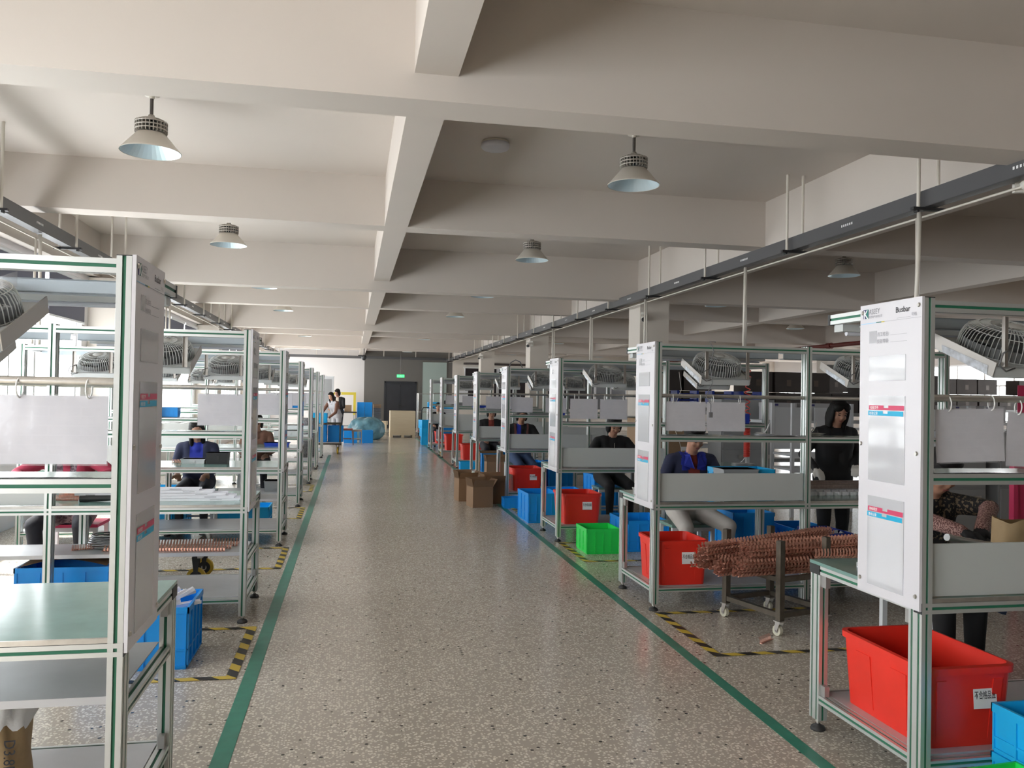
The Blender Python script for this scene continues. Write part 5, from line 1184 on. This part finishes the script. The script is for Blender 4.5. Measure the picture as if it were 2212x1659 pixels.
    if hair == 'hooded':
        for s in (-1,1):
            ell(h, (.070*s,-.004,-.05), (.026,.066,.14)); ell(h, (.068*s,-.02,-.15), (.028,.044,.09))
        ell(h, (0,.060,-.06), (.085,.055,.15)); ell(h, (-.030,-.036,.062), (.052,.050,.048)); ell(h, (.030,-.036,.062), (.052,.050,.048))
    if hair == 'tied': ell(h, (0,.115,.0), (.040,.045,.050))
    if hair == 'cap':
        ell(h, (0,-.095,.062), (.062,.055,.010)); 
    h.build('hair', M['hair'] if hair != 'cap' else PM['black'], t)
    if extra: extra(t, dict(P=Pv,td=td,k=k,Hc=Hc,S=S,Nk=Nk,HM=HM,ell=ell))
    return t
v3 = lambda *a: a
# hooded standing worker
def stripes(t, d):
    m = MB()
    for s, pts in ((-1, ((-.262,-.02,1.12),(-.285,-.06,1.05),(-.288,-.11,.99))), (1, ((.262,-.02,1.12),(.285,-.06,1.05),(.288,-.11,.99)))):
        for (x,y,z) in pts:
            m.cbox((x,y,z),(.012,.045,.028))
    m.build('sleeve_print', M['white_print'], t)
person('woman in black hooded top with white gloves standing at the second column-side table', (4.42, 6.98, 0), 0, 1.60, None, .06, .42, -.12, ((v3(-.28,.04,1.10),v3(-.265,-.15,.985)),(v3(.25,.02,1.10),v3(.14,-.14,1.01))), ('black','black','shoe'), None, 'glove', .0095, 'hooded', None, stripes)
# seated in navy jacket, white trousers
def p2(u, v, f, c):
    front = f > .03
    return [(front & (np.abs(u) < .055*np.clip((v-.12)/.3,0,1)+.012) & (v > .08), 'rust'), (front & (v > .19) & (v < .30) & (np.abs(u) > .05) & (np.abs(u) < .17), 'royal'), ((v > .36) & (np.abs(u) < .12) & (np.abs(u) > .035), 'royal')]
def p2x(t, d):
    m = MB()
    S = d['S']; 
    for s in (-1,1):
        a = Vector(S)+Vector((.045*s,-.085,.055)); q = Vector(S)+Vector((.012*s,-.118,-.07)); r_ = Vector(S)+Vector((.105*s,-.098,-.045)); w = Vector(S)+Vector((.095*s,-.04,.055))
        m.add([a,q,r_,w]+[p+Vector((0,-.006,0)) for p in (a,q,r_,w)], [(0,1,2,3),(7,6,5,4),(0,4,5,1),(1,5,6,2),(2,6,7,3),(3,7,4,0)])
    m.build('collar', PM['royal'], t)
    z = MB(); z.cbox((0,-.135+S[1]*.5,S[2]-.20),(.014,.012,.15)); z.build('zip', M['paper'], t)
person('seated worker in navy jacket with royal blue collar and off-white trousers', (3.08, 7.24, 0), 0, 1.76, .49, .20, .36, .08, ((v3(-.31,-.14,.80),v3(-.20,-.42,.86)),(v3(.31,-.14,.80),v3(.18,-.42,.86))), ('navy','white','shoe'), None, 'skin', .010, 'tied', p2, p2x, (((-.17,-.42,.46),(-.20,-.34,.10),(-.22,-.46,.045)),((.24,-.40,.47),(.26,-.30,.10),(.28,-.42,.045))))
def p3x(t, d):
    m = MB(); S = d['S']; m.cbox((0,S[1]-.108,S[2]-.08),(.008,.010,.13)); m.build('zip', M['steel'], t)
person('seated worker in black zipped jacket at the third column-side bench', (3.27, 10.20, 0), 0, 1.76, .50, .26, .34, .05, ((v3(-.33,-.20,.86),v3(-.24,-.44,.86)),(v3(.33,-.20,.86),v3(.26,-.46,.87))), ('black','black','shoe_g'), None, 'glove', .0115, 'bob', None, p3x, (((-.10,-.36,.50),(-.06,-.26,.10),(-.08,-.40,.045)),((.16,-.38,.50),(.22,-.20,.10),(.24,-.34,.045))))
# nearest column-side bench: patterned blouse
person('worker in patterned blouse and black trousers seated at the nearest column-side bench', (3.26, 4.36, 0), 0, 1.74, .50, .36, .40, .0, ((v3(-.27,-.40,.99),v3(-.16,-.62,.94)),(v3(.22,-.38,1.02),v3(-.02,-.60,.94))), ('camo','black','shoe_g'), 'camo', 'black', .010, 'bob', lambda u,v,f,c: [((v < .16) & (v > .04) & (f > .05) & (c[:,2] > .66), 'denim')], None, (((-.08,-.40,.51),(-.04,-.38,.09),(-.06,-.54,.042)),((.12,-.40,.51),(.15,-.36,.09),(.17,-.52,.042))), cuff='pinkp')
o = MB().sheet(8,6,lambda u,v: (-.16+.32*u+.02*math.sin(5*v), -.02+.02*math.sin(7*u), -.16*(1-v)*(1-.35*math.cos(PI*u)*u)), 0).build('denim_rag', PM['jean']); o.location = (3.38, 3.93, .66); tag(o, 'ragged blue denim cloth hanging over the black trousers', 'cloth')
# apron worker at the fourth bench, fifth bench, farthest
person('seated worker in dark top with brown apron straps at the fourth column-side bench', (2.70, 13.20, 0), 0, 1.76, .53, .20, .34, 0, ((v3(-.32,-.22,.84),v3(-.18,-.45,.86)),(v3(.32,-.22,.84),v3(.18,-.45,.86))), ('black','jean','shoe'), None, 'skin', .014, 'bob', lambda u,v,f,c: [((f > .0) & (np.abs(np.abs(u)-.095-.05*(v-.3)) < .016) & (v > .1), 'strap'), ((f > .02) & (np.abs(u) < .075) & (v > .22) & (u < -.01), 'royal')], None, (((-.05,-.40,.49),(.12,-.28,.09),(.14,-.42,.045)),((.16,-.40,.49),(.10,-.34,.09),(.12,-.48,.045))))
person('seated worker in dark jacket at the fifth column-side bench', (2.72, 16.24, 0), 0, 1.76, .51, .20, .34, 0, None, ('black','dark','shoe'), None, 'skin', .016, 'bob', lambda u,v,f,c: [((f > .0) & (np.abs(u) < .05) & (v > .1), 'rust')])
person('seated worker in black jacket with pale collar at the farthest column-side bench', (2.61, 25.32, 0), 0, 1.72, .45, .15, .02, 0, None, ('black','dark','shoe'), None, 'skin', .016, 'tied', lambda u,v,f,c: [((f > .0) & (np.abs(u) < .06) & (v > .22), 'cream')])
# window side
person('worker in maroon jacket and striped skirt seated behind the second window-side bench', (-2.27, 7.46, 0), 0, 1.70, .48, .24, .30, 0, ((v3(-.36,-.20,.90),v3(-.22,-.46,.87)),(v3(.36,-.20,.90),v3(.22,-.46,.87))), ('maroon','dark','boot'), None, 'skin', .0105, 'bob', lambda u,v,f,c: [((v < .08) & (c[:,1] > -.24) & (c[:,2] > .36), 'plaid'), ((f > .03) & (np.abs(u) > .03) & (np.abs(u) < .075) & (v > .1), 'plaid')], None, (((-.16,-.40,.52),(-.13,-.36,.10),(-.15,-.50,.042)),((.17,-.36,.50),(.14,-.20,.10),(.08,-.32,.042))))
person('seated worker in navy jacket behind the third window-side bench', (-1.72, 10.05, 0), 0, 1.62, .45, .30, .2, .2, None, ('navy','dark','shoe_g'), None, 'skin', .013, 'long', lambda u,v,f,c: [((f > .0) & (np.abs(u) < .07) & (v > .3), 'royal')])
person('seated worker in brown jacket behind the fourth window-side bench', (-1.38, 12.98, 0), 0, 1.60, .45, .30, .25, 0, None, ('brown','dark','shoe'), None, 'skin', .015, 'bob')
person('young woman in grey apron over a brown jacket leaning by the blue crates', (-.44, 25.6, 0), -.75, 1.62, None, .42, .12, .25, ((v3(-.25,-.34,1.02),v3(-.20,-.52,.86)),(v3(.24,-.30,1.00),v3(.16,-.50,.84))), ('grey','grey','shoe'), 'brown', 'glove', .012, 'long', lambda u,v,f,c: [((c[:,2] < .62), 'navy'), ((v > .2) & (f < .02), 'brown')])
person('woman in black jacket standing behind the aproned woman', (-.44, 28.1, 0), -.3, 1.70, None, .10, .45, -.3, None, ('black','dark','shoe'), None, 'skin', .013, 'bob', lambda u,v,f,c: [((f > .0) & (np.abs(u) < .05) & (v > .3), 'cream')])
